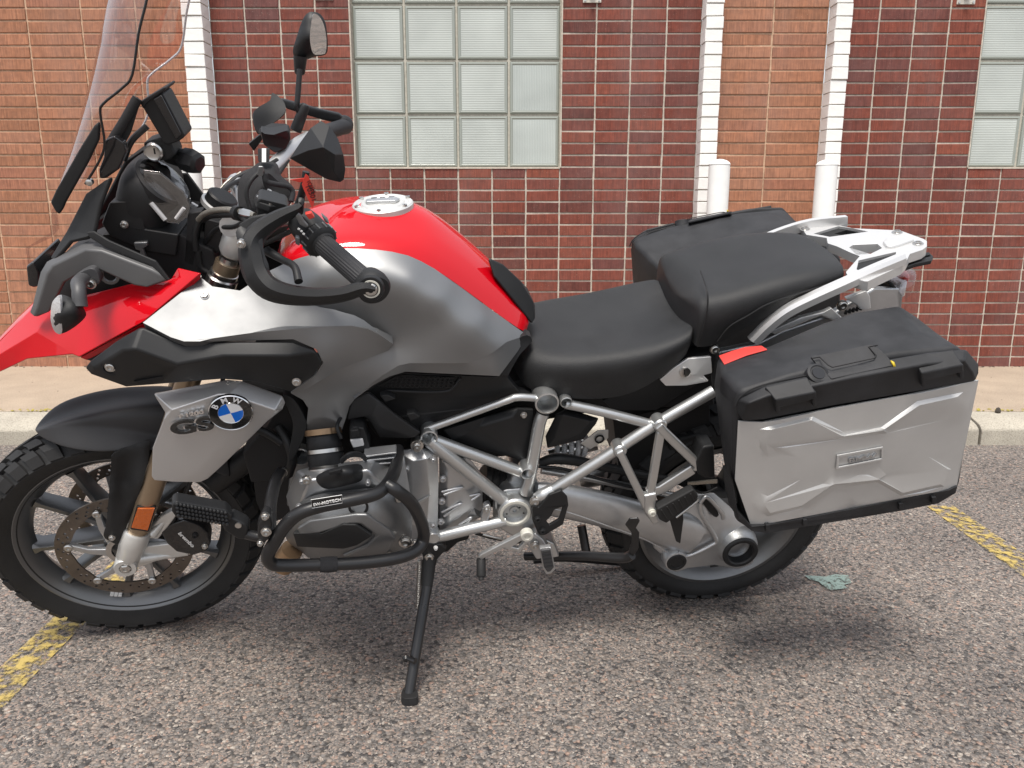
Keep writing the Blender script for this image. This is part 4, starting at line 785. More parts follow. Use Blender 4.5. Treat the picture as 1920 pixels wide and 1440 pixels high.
# ------------------------------------------------------------------ handlebar and controls
GI, GE = Sx(600, 452, .30), Sx(690, 532, .425)
Rr = Sx(648, 236, -.455)
bar = [Sx(640, 488, .352), GI, Sx(556, 408, .235), Sx(486, 420, .14), Sx(455, 432, .07), Sx(448, 415, 0), Sx(452, 392, -.07), Sx(480, 350, -.13), Sx(520, 306, -.19), Sx(560, 268, -.26), Sx(600, 250, -.34), Rr]
tube('handlebar', [st(p) for p in bar], [.0125, .0125, .0145, .016, .017, .018, .018, .018, .017, .0145, .0125, .0125], 'silver', n=16, sm=5)
def ribbed(name, a, b, r, m, nr, par=bike):
    a, b = np.array(a), np.array(b); d = nrm(b - a); L_ = np.linalg.norm(b - a)
    n = 40; k = 40; ax = d; pr = [(r * 1.0, 0), (r, L_)]
    v, f = lathe_vf([(r * .9, 0), (r, .003)] + [(r, .003 + (L_ - .006) * i / 6) for i in range(1, 7)] + [(r * .9, L_)], a, d, n=48)
    v = [p if True else p for p in v]; c = np.array(v); 
    for i in range(len(c)):
        j = i % 48
        if j % 2 and 48 <= i < len(c) - 48: 
            h = np.dot(c[i] - a, d); q = a + d * h; c[i] = q + (c[i] - q) * .955
    return mesh(name, c, f, m, par, fix=True, ang=15)
ribbed('grip', st(Sx(606, 458, .305)), st(Sx(684, 526, .412)), .0185, 'grip', 24)
ea = SR @ nrm(np.array(GE) - np.array(GI)); lathe('bar_end', [(.012, -.03), (.024, -.022), (.028, -.005), (.028, .008), (.024, .014), (.01, .016)], st(Sx(699, 537, .425)), 'blkm', bike, ea * .55 + np.array([0, .45, 0]), n=28)
lathe('bar_end_weight', [(.0165, -.02), (.0165, 0), (.020, .002), (.022, .012), (.020, .018), (.0165, .018), (.0160, .016), (.012, .016), (.0115, .019), (.005, .0195), (.004, .017), (.0005, .017)], st(Sx(697, 535, .43)), 'blk', bike, (0.05, 1, .05), n=28)
lathe('end_bolt', [(.0150, .015), (.0150, .0195), (.0125, .0195), (.0120, .017)], st(Sx(697, 535, .43)), 'ivory', bike, (0.05, 1, .05), n=28, cap=False); lathe('bolt', [(.0110, .015), (.0110, .021), (.009, .023), (.005, .023), (.0045, .019), (.0005, .019)], st(Sx(697, 535, .43)), 'steel', bike, (0.05, 1, .05), n=16)
ga_, gb_ = np.array(st(Sx(578, 428, .262))), np.array(st(Sx(612, 463, .31))); gd = nrm(gb_ - ga_)
sw = lathe('switch_housing', [(.018, -.022), (.027, -.018), (.029, 0), (.029, .018), (.027, .028), (.02, .03)], ga_ - gd * .004, 'blk', bike, gd, n=26)
lathe('switch_ring', [(.027, .030), (.030, .032), (.0305, .046), (.027, .050), (.022, .052), (.020, .056), (.018, .057)], ga_ - gd * .004, 'blkm', sw, gd, n=30)
for k in range(14):
    a = 2 * pi * k / 14; u = nrm(np.cross(gd, [0, 0, 1])); w2 = np.cross(gd, u); c = ga_ + gd * .036 + .0306 * (cos(a) * u + sin(a) * w2); tube('ring_rib', [c - gd * .007, c + gd * .007], .0014, 'engine', sw, sm=0, n=6)
plate('hazard_switch', [(572, 402, .318), (584, 399, .318), (590, 408, .318), (580, 412, .318)], 'tag', sw, .012, fr=S, bevel=.001)
plate('flash_lever', [(553, 405, .315), (560, 399, .315), (570, 414, .315), (579, 424, .315), (574, 428, .315), (562, 422, .315)], 'engine', sw, .008, fr=S)
plate('horn_button', [(602, 402, .30), (614, 412, .30), (618, 420, .30), (610, 418, .30)], 'engine', sw, .012, fr=S, bevel=.002); plate('indicator_switch', [(553, 444, .318), (562, 446, .318), (562, 462, .318), (554, 458, .318)], 'engine', sw, .012, fr=S, bevel=.002)
for k, (px, py) in enumerate(((559, 427), (564, 431), (568, 436))): plate('switch_mark', [(px, py, .325), (px + 4, py + 2, .325), (px + 2.5, py + 5, .325), (px - 1.5, py + 3, .325)], 'white', sw, .001, fr=S, bevel=0)
# hand guard: band sweeping round the front of the grip
cen = [(704, 543, .452), (680, 541, .452), (640, 552, .45), (590, 556, .44), (540, 552, .425), (504, 540, .41), (482, 516, .395), (472, 484, .38), (472, 455, .365), (488, 432, .35), (524, 408, .33), (562, 390, .31)]
half = [12, 14, 15, 17, 20, 23, 25, 25, 23, 20, 16, 10]; L1, R1 = [], []
cc = cr([np.array(c) for c in cen], 4); hh = np.interp(np.linspace(0, 1, len(cc)), np.linspace(0, 1, len(half)), half); vv = []
for i, c in enumerate(cc):
    d = cc[min(i + 1, len(cc) - 1)][:2] - cc[max(i - 1, 0)][:2]; d = d / np.linalg.norm(d); n = np.array([-d[1], d[0]])
    for (s, dy) in ((-1, -.016), (-.78, -.002), (0, .004), (.78, -.002), (1, -.016), (.7, -.026), (-.7, -.026)): vv.append(S(c[0] + n[0] * hh[i] * s, c[1] + n[1] * hh[i] * s, c[2] + dy))
m7 = 7; f = [(i * m7 + k, i * m7 + (k + 1) % m7, (i + 1) * m7 + (k + 1) % m7, (i + 1) * m7 + k) for i in range(len(cc) - 1) for k in range(m7)] + [tuple(range(m7)), tuple(range((len(cc) - 1) * m7, len(cc) * m7))]
hg = mesh('hand_guard', vv, f, 'blkm', bike, fix=True, ang=40); hg['label'] = 'black hand guard around the left grip'
panel('guard_wing', [(442, 436), (452, 424), (470, 432), (500, 416), (546, 396), (566, 386), (572, 374), (560, 370), (556, 388), (520, 400), (500, 420), (492, 446), (497, 480), (505, 505), (478, 508), (452, 470)], [(442, 436, .35), (500, 416, .335), (566, 380, .31), (497, 480, .375), (460, 470, .37), (480, 450, .36)], 'blk', hg, fr=S, th=.006, step=7, sm=2, rim=.004)
bolt(452, 457, .375, .006, fr=S, parent=hg)
facet('lever_perch', [(446, 420, .30), (470, 405, .31), (500, 400, .31), (516, 410, .31), (508, 430, .32), (480, 440, .32), (452, 440, .32)], [(0, 1, 5, 6), (1, 2, 3, 4, 5)], 'blkm', bike, th=.03, fr=S, bevel=.004)
tube('clutch_lever', [S(500, 470, .33), S(530, 487, .36), S(552, 500, .39), S(560, 528, .42)], [.008, .006, .006, .007], 'blk', n=10)
rs = plate('clutch_reservoir', [(481, 378, .27), (486, 372, .27), (536, 384, .27), (541, 392, .27), (540, 402, .27), (524, 420, .27), (505, 428, .27), (488, 416, .27), (481, 404, .27)], 'blk', bike, .05, fr=S, bevel=.004, seg=3)
rz = S(510, 380, .25)
def capq(name, q, Y0, Y1, hpx, m, par, bev=.002):      # box seen from above: four top corners in pixels with their own Y
    t = [S(*p) for p in q]; dn = SR @ (AX * -1) * hpx; return mesh(name, *plate_vf(t, [], dn), m, par, bevel=bev, fix=True, seg=2)
capq('reservoir_cap', [(479, 364, .235), (504, 354, .20), (522, 360, .20), (543, 380, .225), (538, 388, .26), (508, 386, .275), (484, 378, .27)], 0, 0, .012, 'blkm', rs)
for (px, py, Y) in ((485, 370, .25), (507, 383, .268), (534, 383, .252), (505, 358, .207)): lathe('bolt', [(.004, 0), (.004, .002), (.001, .002)], S(px, py, Y), 'steel', rs, SR @ AX, n=10)
for k in range(4):
    a, b = S(493 + k * 3.5, 365 + k * 4, .232 + k * .008), S(515 + k * 3.5, 362 + k * 4.6, .212 + k * .008); o = tube('cap_print', [a, b], .0008, 'clip', rs, sm=0, n=4)
# right-hand controls, guard and mirrors
rr_ = plate('brake_reservoir', [(488, 246, -.20), (496, 252, -.19), (514, 254, -.18), (542, 244, -.20), (545, 262, -.20), (536, 280, -.20), (516, 288, -.19), (494, 272, -.2)], 'blk', bike, .05, fr=S, bevel=.004)
capq('reservoir_cap', [(487, 240, -.24), (510, 230, -.29), (538, 232, -.29), (546, 242, -.25), (530, 250, -.205), (505, 252, -.20)], 0, 0, .012, 'blkm', rr_)
plate('brake_lever', [(466, 270, -.25), (488, 252, -.25), (492, 262, -.25), (476, 284, -.25)], 'blk', bike, .012, fr=S)
tube('grip', [st(Sx(598, 252, -.33)), st(Rr)], .0185, 'grip', sm=0, n=24); lathe('bar_end_weight', [(.0185, -.01), (.023, 0), (.023, .012), (.015, .016)], S(645, 235, -.455), 'blk', bike, (0, -1, 0), n=24)
hr = panel('hand_guard', [(475, 213), (486, 200), (506, 188), (511, 174), (530, 188), (536, 204), (530, 216), (510, 232), (496, 240), (487, 250), (480, 240)], [(475, 213, -.33), (511, 174, -.40), (536, 204, -.36), (500, 236, -.33), (496, 205, -.35)], 'blkm', fr=S, th=.006, step=6, sm=3)
plate('guard_band', [(526, 186, -.40), (548, 192, -.41), (600, 206, -.43), (636, 214, -.45), (652, 226, -.455), (650, 240, -.455), (630, 232, -.45), (600, 224, -.43), (560, 212, -.41), (536, 204, -.40)], 'blk', hr, .02, fr=S, bevel=.004)
# right mirror
pts = [(585, 22), (600, 26), (610, 42), (614, 70), (614, 96), (606, 104), (590, 106), (574, 112), (556, 110), (549, 96), (556, 70), (566, 40), (575, 26)]
mr = panel('mirror', pts, [(585, 22, -.40), (614, 70, -.41), (606, 104, -.41), (556, 110, -.40), (549, 96, -.40), (566, 50, -.39), (585, 70, -.375)], 'blk', th=.03, step=6, rim=.012, sm=3)
panel('mirror_glass', [(588, 26), (598, 30), (607, 46), (612, 72), (611, 97), (604, 102), (590, 102), (584, 92), (581, 70), (584, 40)], [(588, 26, -.372), (612, 72, -.376), (604, 102, -.374), (581, 70, -.366)], 'mirror', mr, th=.002, step=8, sm=3)
tube('mirror_stem', [S(562, 130, -.36), S(558, 185, -.335), S(556, 200, -.33), S(562, 215, -.33), S(563, 240, -.33)], .0065, 'blk', n=10, parent=mr); lathe('stem_boot', [(.016, 0), (.012, .035), (.009, .04)], B(563, 106, -.39), 'blk', mr, nrm(B(562, 135, -.385) - B(563, 106, -.39)), n=18); lathe('stem_base', [(.014, -.03), (.013, 0), (.011, .03), (.008, .035)], S(563, 222, -.33), 'blk', mr, SR @ AX, n=18)
# left mirror, seen from behind its shell
facet('mirror', [(543, 297, .335), (562, 268, .34), (582, 240, .34), (602, 226, .338), (618, 236, .342), (634, 260, .346), (644, 290, .35), (648, 318, .352), (645, 337, .352), (638, 342, .352), (612, 336, .348), (580, 318, .342), (606, 276, .392), (578, 282, .376), (628, 290, .384), (626, 322, .372)],
      [(0, 1, 13), (1, 2, 12, 13), (2, 3, 4, 12), (4, 5, 14, 12), (5, 6, 14), (6, 7, 15, 14), (7, 8, 9, 15), (9, 10, 15), (10, 11, 13, 12, 15), (12, 14, 15), (11, 0, 13)], 'blk', bike, th=.012, bevel=.016, seg=5)
tube('mirror_stem', [B(574, 322, .30), B(570, 345, .30), S(564, 372, .29), S(558, 396, .28)], [.006, .006, .007, .010], 'blk', n=10)
# steel hoses, ignition switch
tube('steel_hose', [S(372, 412, .10), S(382, 402, .12), S(400, 395, .15), S(425, 393, .19), S(447, 396, .22), S(478, 404, .26)], .0052, 'braid'); tube('hose', [S(380, 412, .10), S(396, 404, .13), S(430, 402, .19), S(450, 404, .22), S(468, 420, .26)], .0062, 'blk')
lathe('hose_clip', [(.013, -.006), (.013, .006)], S(446, 400, .22), 'blk', bike, nrm(S(478, 404, .26) - S(425, 393, .19)), n=14); lathe('hose_fitting', [(.008, -.02), (.008, 0), (.006, .012)], S(466, 402, .245), 'steel', bike, nrm(S(478, 404, .26) - S(447, 396, .22)), n=6)
tube('hose', [S(412, 365, -.08), S(430, 345, -.10), S(452, 330, -.12), S(480, 318, -.14)], .007, 'blk'); tube('steel_hose', [S(410, 360, -.09), S(428, 340, -.11), S(452, 324, -.13)], .004, 'braid'); tube('hose', [B(372, 470, .10), B(376, 500, .10), B(392, 512, .10)], .006, 'blk'); tube('hose', [B(374, 412, .1), B(366, 440, .1), B(368, 470, .1)], .006, 'blk')
ig = lathe('ignition_switch', [(.034, -.03), (.034, 0), (.030, .004), (.030, .020), (.026, .023), (.001, .023)], S(411, 384, .01), 'blk', bike, SR @ nrm([-.5, .1, .85]), n=28); lathe('ignition_ring', [(.036, -.006), (.036, .002), (.031, .004)], S(411, 384, .01), 'lightcast', ig, SR @ nrm([-.5, .1, .85]), n=28, cap=False)
for (px, py) in ((408, 371), (414, 373), (402, 364)): lathe('print_mark', [(.003, .0), (.0022, .0006)], S(px, py, .006), 'white', ig, SR @ nrm([-.5, .1, .85]), n=8)
plate('throttle_cover', [(384, 410, .09), (416, 418, .09), (414, 470, .09), (398, 478, .09), (380, 470, .09)], 'blk', bike, .06)
# ------------------------------------------------------------------ tank and side panels
mixp = lambda a, b, t: tuple(np.array(a) * (1 - t) + np.array(b) * t)
rows = [ # from the seam with the grey side to the centre line
    [(505, 507, .148), (518, 480, .130), (540, 455, .09), (560, 434, .0)],
    [(560, 483, .153), (570, 462, .138), (586, 436, .09), (598, 410, .0)],
    [(640, 465, .158), (641, 446, .145), (645, 420, .088), (653, 382, .0)],
    [(705, 467, .160), (706, 446, .142), (710, 418, .086), (718, 370, .0)],
    [(765, 478, .158), (768, 456, .138), (775, 424, .085), (784, 374, .0)],
    [(815, 503, .150), (820, 480, .128), (829, 450, .082), (837, 414, .0)],
    [(866, 539, .138), (872, 516, .116), (881, 490, .076), (889, 456, .0)],
    [(920, 579, .123), (926, 560, .104), (933, 534, .070), (940, 504, .0)],
    [(965, 611, .110), (970, 595, .092), (975, 572, .062), (980, 545, .0)],
    [(998, 633, .098), (999, 619, .08), (1000, 602, .055), (1003, 582, .0)]]
rows = [[r[0], r[1], mixp(r[1], r[2], .85), mixp(r[2], r[3], .12), r[3]] for r in rows]
tk = symloft('tank_cover', rows, 'red', sub=2, closed_ends=True); tk['label'] = 'glossy red upper tank cover'
facet('tank_pad', [(914, 488, .052), (940, 500, .045), (972, 530, .045), (994, 566, .045), (998, 598, .052), (994, 606, .060), (962, 566, .070), (925, 520, .066), (930, 496, .0), (985, 545, 0), (998, 575, 0)], [(0, 1, 6, 7), (1, 2, 6), (2, 3, 5, 6), (3, 4, 5), (0, 8, 1), (8, 9, 2, 1), (9, 10, 3, 2), (10, 4, 3)], 'blkm', tk, th=-.007, bevel=.003)
uc0 = nrm(B(653, 382, 0) - B(784, 374, 0)); cn = nrm(np.cross(uc0, [0, 1, 0])); cn = cn if cn[2] > 0 else -cn; cc_ = B(718, 382, .0) - cn * .001
fcp = lathe('fuel_cap', [(.063, -.02), (.063, .001), (.060, .004), (.054, .0045), (.050, .002), (.046, .002), (.043, .005), (.036, .006), (.034, .004), (.001, .006)], cc_, 'lightcast', tk, cn, n=48)
uc = nrm(np.cross(cn, [0, 1, 0])); wc = np.cross(cn, uc)
mesh('cap_bar', *plate_vf([cc_ + cn * .011 + uc * a + wc * b for a, b in ((-.034, -.009), (.026, -.014), (.036, 0), (.026, .014), (-.034, .009))], [], -cn * .006), 'cast', fcp, bevel=.002, fix=True)
for k in range(6):
    a = 2 * pi * k / 6 + .4; c = cc_ + .0565 * (cos(a) * uc + sin(a) * wc) + cn * .0045; lathe('bolt', [(.005, 0), (.005, .003), (.002, .003), (.002, .001), (.0003, .001)], c, 'steel', fcp, cn, n=10)
for k in (-1, 0, 1): c = cc_ + cn * .0088 + uc * (k * .018) + wc * .022; mesh('cap_mark', *plate_vf([c + uc * a + wc * b for a, b in ((-.006, -.002), (.005, -.003), (.006, .003), (-.005, .002))], [], -cn * .002), 'engine', fcp, fix=True, smooth=False)
# grey side cover: wing top, wing flank, tank side and lower strip meet in crisp creases
AO = [(268, 605), (376, 520), (398, 537), (450, 545), (505, 508), (540, 546), (570, 566), (600, 576), (625, 580), (645, 586), (664, 591), (682, 600), (710, 622), (737, 645), (712, 628), (690, 617), (660, 611), (605, 612), (480, 623), (400, 634), (375, 640), (345, 640), (320, 632)]
AC = [(268, 605, .262), (345, 640, .292), (376, 520, .18), (398, 537, .196), (450, 545, .202), (410, 578, .234), (500, 574, .228), (480, 623, .274), (400, 634, .286), (600, 577, .226), (605, 612, .258), (660, 611, .243), (682, 600, .224), (737, 645, .214), (505, 508, .168), (540, 546, .20), (320, 632, .285)]
wg = panel('wing_top', AO, AC, 'wing', th=.02, step=9, sm=0); wg['label'] = 'light silver wing of the tank cover'
BO = [(345, 640), (400, 634), (480, 623), (605, 612), (660, 611), (690, 617), (712, 628), (737, 645), (728, 657), (690, 672), (643, 690), (600, 714), (560, 738), (545, 737), (592, 702), (606, 680), (594, 655), (550, 636), (400, 640)]
BC = [(345, 640, .292), (400, 634, .286), (480, 623, .275), (605, 612, .259), (660, 611, .244), (737, 645, .214), (728, 657, .206), (690, 672, .228), (643, 690, .246), (560, 738, .240), (545, 737, .238), (592, 702, .264), (606, 680, .270), (594, 655, .273), (550, 636, .279), (640, 650, .255)]
fl_ = panel('wing_flank', BO, BC, 'grey', th=.02, step=8, sm=0)
CO = [(505, 508), (532, 495), (560, 484), (600, 473), (640, 466), (672, 466), (705, 468), (735, 472), (765, 479), (790, 490), (815, 504), (866, 540), (920, 580), (965, 612), (988, 628), (950, 641), (926, 660), (900, 674), (882, 681), (768, 681), (748, 685), (715, 705), (690, 724), (665, 748), (655, 762), (648, 786), (640, 808), (622, 818), (600, 824), (582, 824), (572, 818), (575, 792), (578, 765), (568, 750), (545, 737), (560, 738), (600, 714), (643, 690), (690, 672), (728, 657), (737, 645), (710, 622), (682, 600), (664, 591), (645, 586), (625, 580), (600, 576), (570, 566), (540, 546)]
CC = [(505, 508, .160), (560, 484, .156), (640, 466, .160), (705, 468, .162), (765, 479, .160), (815, 504, .152), (866, 540, .140), (920, 580, .125), (965, 612, .112), (988, 628, .105), (600, 515, .192), (700, 512, .203), (772, 518, .203), (835, 548, .194), (905, 592, .172), (960, 624, .135), (820, 610, .214), (740, 570, .210), (690, 545, .206), (640, 545, .200), (600, 572, .200), (645, 583, .198), (682, 597, .197), (737, 642, .196), (728, 660, .200), (643, 694, .226), (560, 742, .228), (690, 695, .216), (768, 681, .215), (882, 681, .206), (900, 674, .203), (950, 641, .168), (620, 750, .220), (578, 765, .218), (572, 818, .205), (600, 824, .203), (640, 808, .203), (655, 762, .208), (600, 790, .214)]
gc = panel('tank_side_panel', CO, CC, 'grey', th=.02, step=9, sm=0); gc['label'] = 'grey satin side panel of the tank'
DO = [(988, 628), (950, 641), (926, 660), (900, 674), (882, 681), (768, 681), (748, 685), (715, 705), (690, 724), (665, 748), (700, 722), (730, 706), (760, 697), (936, 705), (972, 657)]
DC = [(988, 628, .105), (950, 641, .168), (900, 674, .203), (882, 681, .206), (768, 681, .215), (690, 724, .210), (700, 722, .200), (760, 697, .200), (936, 705, .188), (972, 657, .140), (850, 692, .198)]
ds_ = panel('tank_lower_strip', DO, DC, 'grey', th=.02, step=8, sm=0)
for o_ in (wg, fl_, gc, ds_): mirror_of(o_)
bolt(384, 554, .212, .007, parent=wg, ax=nrm((0, .6, .8)))
# satin silver overlay of the front wing (same paint catching light, its own edge)
# dark intake cover
ipts = [(158, 690, .24), (168, 676, .25), (215, 640, .265), (265, 611, .262), (345, 646, .280), (400, 640, .278), (550, 640, .278), (592, 658, .278), (605, 680, .276), (590, 704, .272), (546, 736, .252), (480, 717, .26), (420, 712, .262), (300, 722, .26), (236, 727, .258), (170, 703, .245),
        (232, 656, .292), (250, 655, .294), (330, 684, .299), (420, 668, .301), (540, 668, .300), (575, 690, .282), (178, 690, .262), (238, 705, .272), (310, 690, .272)]
iff = [(0, 1, 22), (1, 2, 16, 22), (2, 3, 17, 16), (3, 4, 18, 17), (4, 5, 19, 18), (5, 6, 20, 19), (6, 7, 20), (7, 8, 21, 20), (8, 9, 21), (9, 10, 20, 21), (10, 11, 19, 20), (11, 12, 18, 19), (12, 13, 24, 18), (18, 24, 17), (17, 24, 23, 16), (16, 23, 22), (22, 23, 14, 15), (0, 22, 15), (23, 24, 13, 14)]
ic = facet('intake_cover', ipts, iff, 'blk', th=.02, bevel=.008, seg=4); mirror_of(ic)
bolt(207, 688, .27, .008, parent=ic); lathe('bolt_cup', [(.016, .0), (.016, .004), (.012, .004), (.011, 0)], B(207, 688, .264), 'blk', ic, n=20, cap=False); bolt(556, 716, .272, .007, parent=ic)
plate('intake_vent', [(250, 716, .268), (336, 700, .268), (345, 706, .266), (330, 712, .266), (262, 722, .262)], 'dark', ic, .004, bevel=.001)
# black lower body
lb = plate('body_side_cover', [(655, 747, .168), (690, 732, .168), (722, 708, .168), (756, 699, .168), (926, 707, .165), (945, 700, .16), (975, 737, .15), (1005, 742, .14), (958, 757, .14), (798, 799, .15), (784, 822, .16), (712, 822, .165), (684, 790, .165), (652, 790, .165)], 'blk', bike, .03, bevel=.004)
mirror_of(lb)
facet('throttle_cover', [(660, 748, .205), (690, 737, .208), (712, 752, .208), (742, 778, .205), (790, 812, .195), (776, 822, .195), (712, 821, .20), (692, 788, .212), (680, 781, .212), (650, 788, .208), (655, 765, .206), (700, 778, .222), (716, 800, .218)], [(0, 1, 2, 11, 10), (10, 11, 8, 9), (2, 3, 11), (3, 12, 11), (3, 4, 5, 12), (12, 5, 6), (11, 12, 6, 7, 8)], 'blkm', lb, th=.02, bevel=.004)
hm = plate('vent_grille', [(708, 724, .172), (742, 706, .172), (756, 703, .172), (855, 708, .172), (830, 720, .172), (730, 727, .172)], 'dark', lb, .003, bevel=0)
for r in range(3):
    for k in range(14):
        px, py = 722 + k * 9 + (r % 2) * 4.5 + (2 - r) * 3, 723 - r * 6.2
        if px > 846 - r * -1 or (r == 2 and px < 745) or (r == 1 and px < 732): continue
        c = B(px, py, .1735); lathe('mesh_cell', [(.0055, 0), (.0055, .002), (.0038, .002), (.0038, 0)], c, 'blkm', hm, n=6, cap=False)
tube('vent_lip', [B(722, 732, .172), B(790, 735, .172), B(832, 734, .172), B(848, 728, .172), B(864, 709, .17)], .0035, 'blkm', lb, n=8)
for (a, b, c, d) in (((712, 742), (726, 740), (742, 748), (722, 755)), ((762, 777), (776, 774), (788, 782), (770, 790))): plate('cable_guide', [(*a, .20), (*b, .20), (*c, .20), (*d, .20)], 'blkm', lb, .02, bevel=.002)
plate('seat_side_trim', [(937, 685, .160), (965, 640, .135), (988, 628, .12), (998, 640, .115), (975, 665, .14), (955, 700, .16), (950, 707, .16), (938, 702, .162)], 'blk', bike, .03, bevel=.006, sm=2)
# dark core that fills the frame behind the covers
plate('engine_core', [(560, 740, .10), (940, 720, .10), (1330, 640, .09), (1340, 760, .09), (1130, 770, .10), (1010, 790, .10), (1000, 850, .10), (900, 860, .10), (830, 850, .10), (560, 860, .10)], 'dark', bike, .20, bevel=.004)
# ------------------------------------------------------------------ seats
rows = [ [(962, 690, .10), (972, 670, .108), (988, 646, .095), (1000, 622, .055), (1003, 604, 0)],
    [(985, 734, .135), (988, 700, .150), (1000, 666, .134), (1010, 644, .09), (1020, 616, 0)],
    [(1060, 747, .16), (1058, 704, .178), (1062, 674, .164), (1070, 653, .12), (1078, 616, 0)],
    [(1130, 750, .165), (1128, 704, .186), (1132, 670, .172), (1140, 648, .13), (1146, 606, 0)],
    [(1190, 738, .165), (1198, 694, .190), (1202, 660, .178), (1208, 637, .133), (1208, 595, 0)],
    [(1246, 704, .160), (1256, 668, .185), (1260, 642, .172), (1260, 622, .125), (1252, 590, 0)],
    [(1286, 668, .15), (1296, 644, .168), (1298, 622, .155), (1292, 606, .11), (1280, 586, 0)],
    [(1296, 652, .135), (1304, 632, .15), (1306, 612, .14), (1298, 598, .10), (1288, 586, 0)]]
rs_ = symloft('rider_seat', rows, 'vinyl', sub=3); rs_['label'] = 'black rider seat'
rows = [ [(1300, 640, .150), (1304, 604, .150), (1298, 580, .135), (1284, 564, .10), (1262, 552, 0)],
    [(1302, 652, .158), (1314, 604, .166), (1316, 566, .154), (1312, 545, .115), (1300, 512, 0)],
    [(1340, 650, .160), (1350, 604, .171), (1350, 564, .158), (1346, 542, .118), (1338, 504, 0)],
    [(1400, 612, .160), (1406, 580, .172), (1406, 545, .158), (1402, 524, .118), (1394, 486, 0)],
    [(1470, 576, .152), (1476, 553, .166), (1476, 524, .150), (1470, 504, .11), (1460, 472, 0)],
    [(1530, 550, .14), (1540, 534, .152), (1538, 510, .135), (1530, 494, .10), (1516, 468, 0)],
    [(1572, 534, .125), (1582, 520, .132), (1580, 502, .115), (1570, 488, .085), (1554, 468, 0)],
    [(1584, 528, .11), (1590, 514, .115), (1587, 500, .10), (1576, 488, .075), (1562, 474, 0)]]
ps = symloft('passenger_seat', rows, 'vinyl', sub=3); ps['label'] = 'black passenger seat'
tube('seam', [B(1308, 650, .1625), B(1322, 605, .1705), B(1327, 570, .168), B(1326, 546, .156), B(1322, 530, .130), B(1314, 508, .075)], .0018, 'blk', ps, n=6); tube('seam', [B(1345, 640, .1665), B(1368, 612, .171), B(1402, 592, .1725), B(1440, 570, .1715), B(1500, 549, .1605), B(1560, 531, .144)], .0016, 'blk', ps, n=6)
plate('seat_base', [(1130, 752, .15), (1290, 672, .14), (1345, 655, .13), (1340, 700, .12), (1230, 770, .12), (1150, 770, .13)], 'dark', bike, .26, bevel=.003)
# ------------------------------------------------------------------ tail: rack, grab rails, light
RQ, RN = np.array([-.162, 0, 1.034]), nrm(np.array([.18, 0, 1.]))
def R_(px, py, h=0): return Bp(px, py, RQ + RN * h, RN)
outl = [(1502, 426), (1545, 420), (1600, 428), (1688, 432), (1732, 448), (1738, 452), (1738, 462), (1730, 468), (1706, 476), (1699, 490), (1690, 498), (1628, 527), (1620, 527), (1590, 518), (1586, 510), (1600, 494), (1612, 480), (1596, 474), (1570, 462), (1552, 456), (1550, 446), (1512, 440)]
h1 = [(1525, 438), (1575, 423), (1628, 434), (1556, 444)]; h2 = [(1592, 464), (1600, 459), (1645, 457), (1654, 465), (1632, 476), (1606, 478)]; h3 = [(1610, 488), (1680, 472), (1678, 495), (1622, 511), (1606, 505)]
rack = mesh('luggage_rack', *plate_vf([R_(*p) for p in outl], [[R_(*p) for p in h] for h in (h1, h2, h3)], -RN * .022), 'bright', bike, bevel=.004, seg=3, fix=True); rack['label'] = 'silver luggage rack with grab rails'
for h in (h1, h3):
    c = np.mean(np.array(h), 0); inner = [(p[0] * .7 + c[0] * .3 + 12, p[1] * .7 + c[1] * .3 + 1) for p in h]; mesh('rack_insert', *plate_vf([R_(*p, -.006) for p in h], [[R_(*(np.array(p) * .45 + c * .55 + np.array([14, 1.5])), -.006) for p in h]], -RN * .012), 'blkm', rack, fix=True, bevel=.001)
for (px, py) in ((1619, 517), (1509, 430), (1682, 436), (1721, 457)): lathe('bolt', [(.012, 0), (.012, .001), (.0085, .002), (.008, .0045), (.005, .005), (.004, .002), (.0005, .002)], R_(px, py), 'steel', rack, RN, n=16)
mesh('rack_pad', *plate_vf([R_(*p, .007) for p in ((1655, 452), (1662, 446), (1700, 444), (1716, 447), (1690, 456), (1672, 461), (1662, 460))], [], -RN * .010), 'bright', rack, bevel=.004, fix=True)
def rail(s):
    cen = [(1412, 640, .150), (1440, 612, .158), (1475, 585, .165), (1520, 562, .167), (1580, 535, .166), (1640, 508, .155), (1695, 485, .13)]
    V = []
    for i, c in enumerate(cr([np.array(c) for c in cen], 4)):
        p = B(*c); w_ = .016 if i > 3 else .012 + .001 * i
        nx = cr([np.array(c) for c in cen], 4); q = B(*nx[min(i + 1, len(nx) - 1)]); pq = B(*nx[max(i - 1, 0)]); d = nrm(q - pq); u = nrm(np.cross(np.array([0, 1, 0]), d)); u = u if u[2] > 0 else -u
        for (a, b) in ((-.010, -.010), (.0, -.012), (.010, -.008), (.010, .004), (.004, .010), (-.010, .010)): V.append((p + u * b * 1.25 + np.array([0, a, 0])) * np.array([1, s, 1]))
    n = len(V) // 6; f = [(i * 6 + k, i * 6 + (k + 1) % 6, i * 6 + 6 + (k + 1) % 6, i * 6 + 6 + k) for i in range(n - 1) for k in range(6)] + [tuple(range(6)), tuple(range((n - 1) * 6, n * 6))]
    return mesh('grab_rail', V, f, 'bright', rack, fix=True, ang=30)
rail(1); rail(-1)
mesh('rack_hook', *plate_vf([R_(*p, -.028) for p in ((1680, 492), (1692, 478), (1742, 472), (1750, 480), (1746, 488), (1716, 494), (1690, 504))], [[R_(*p, -.028) for p in ((1712, 484), (1742, 477), (1744, 480), (1716, 487))]], -RN * .010), 'blk', rack, bevel=.002, fix=True)
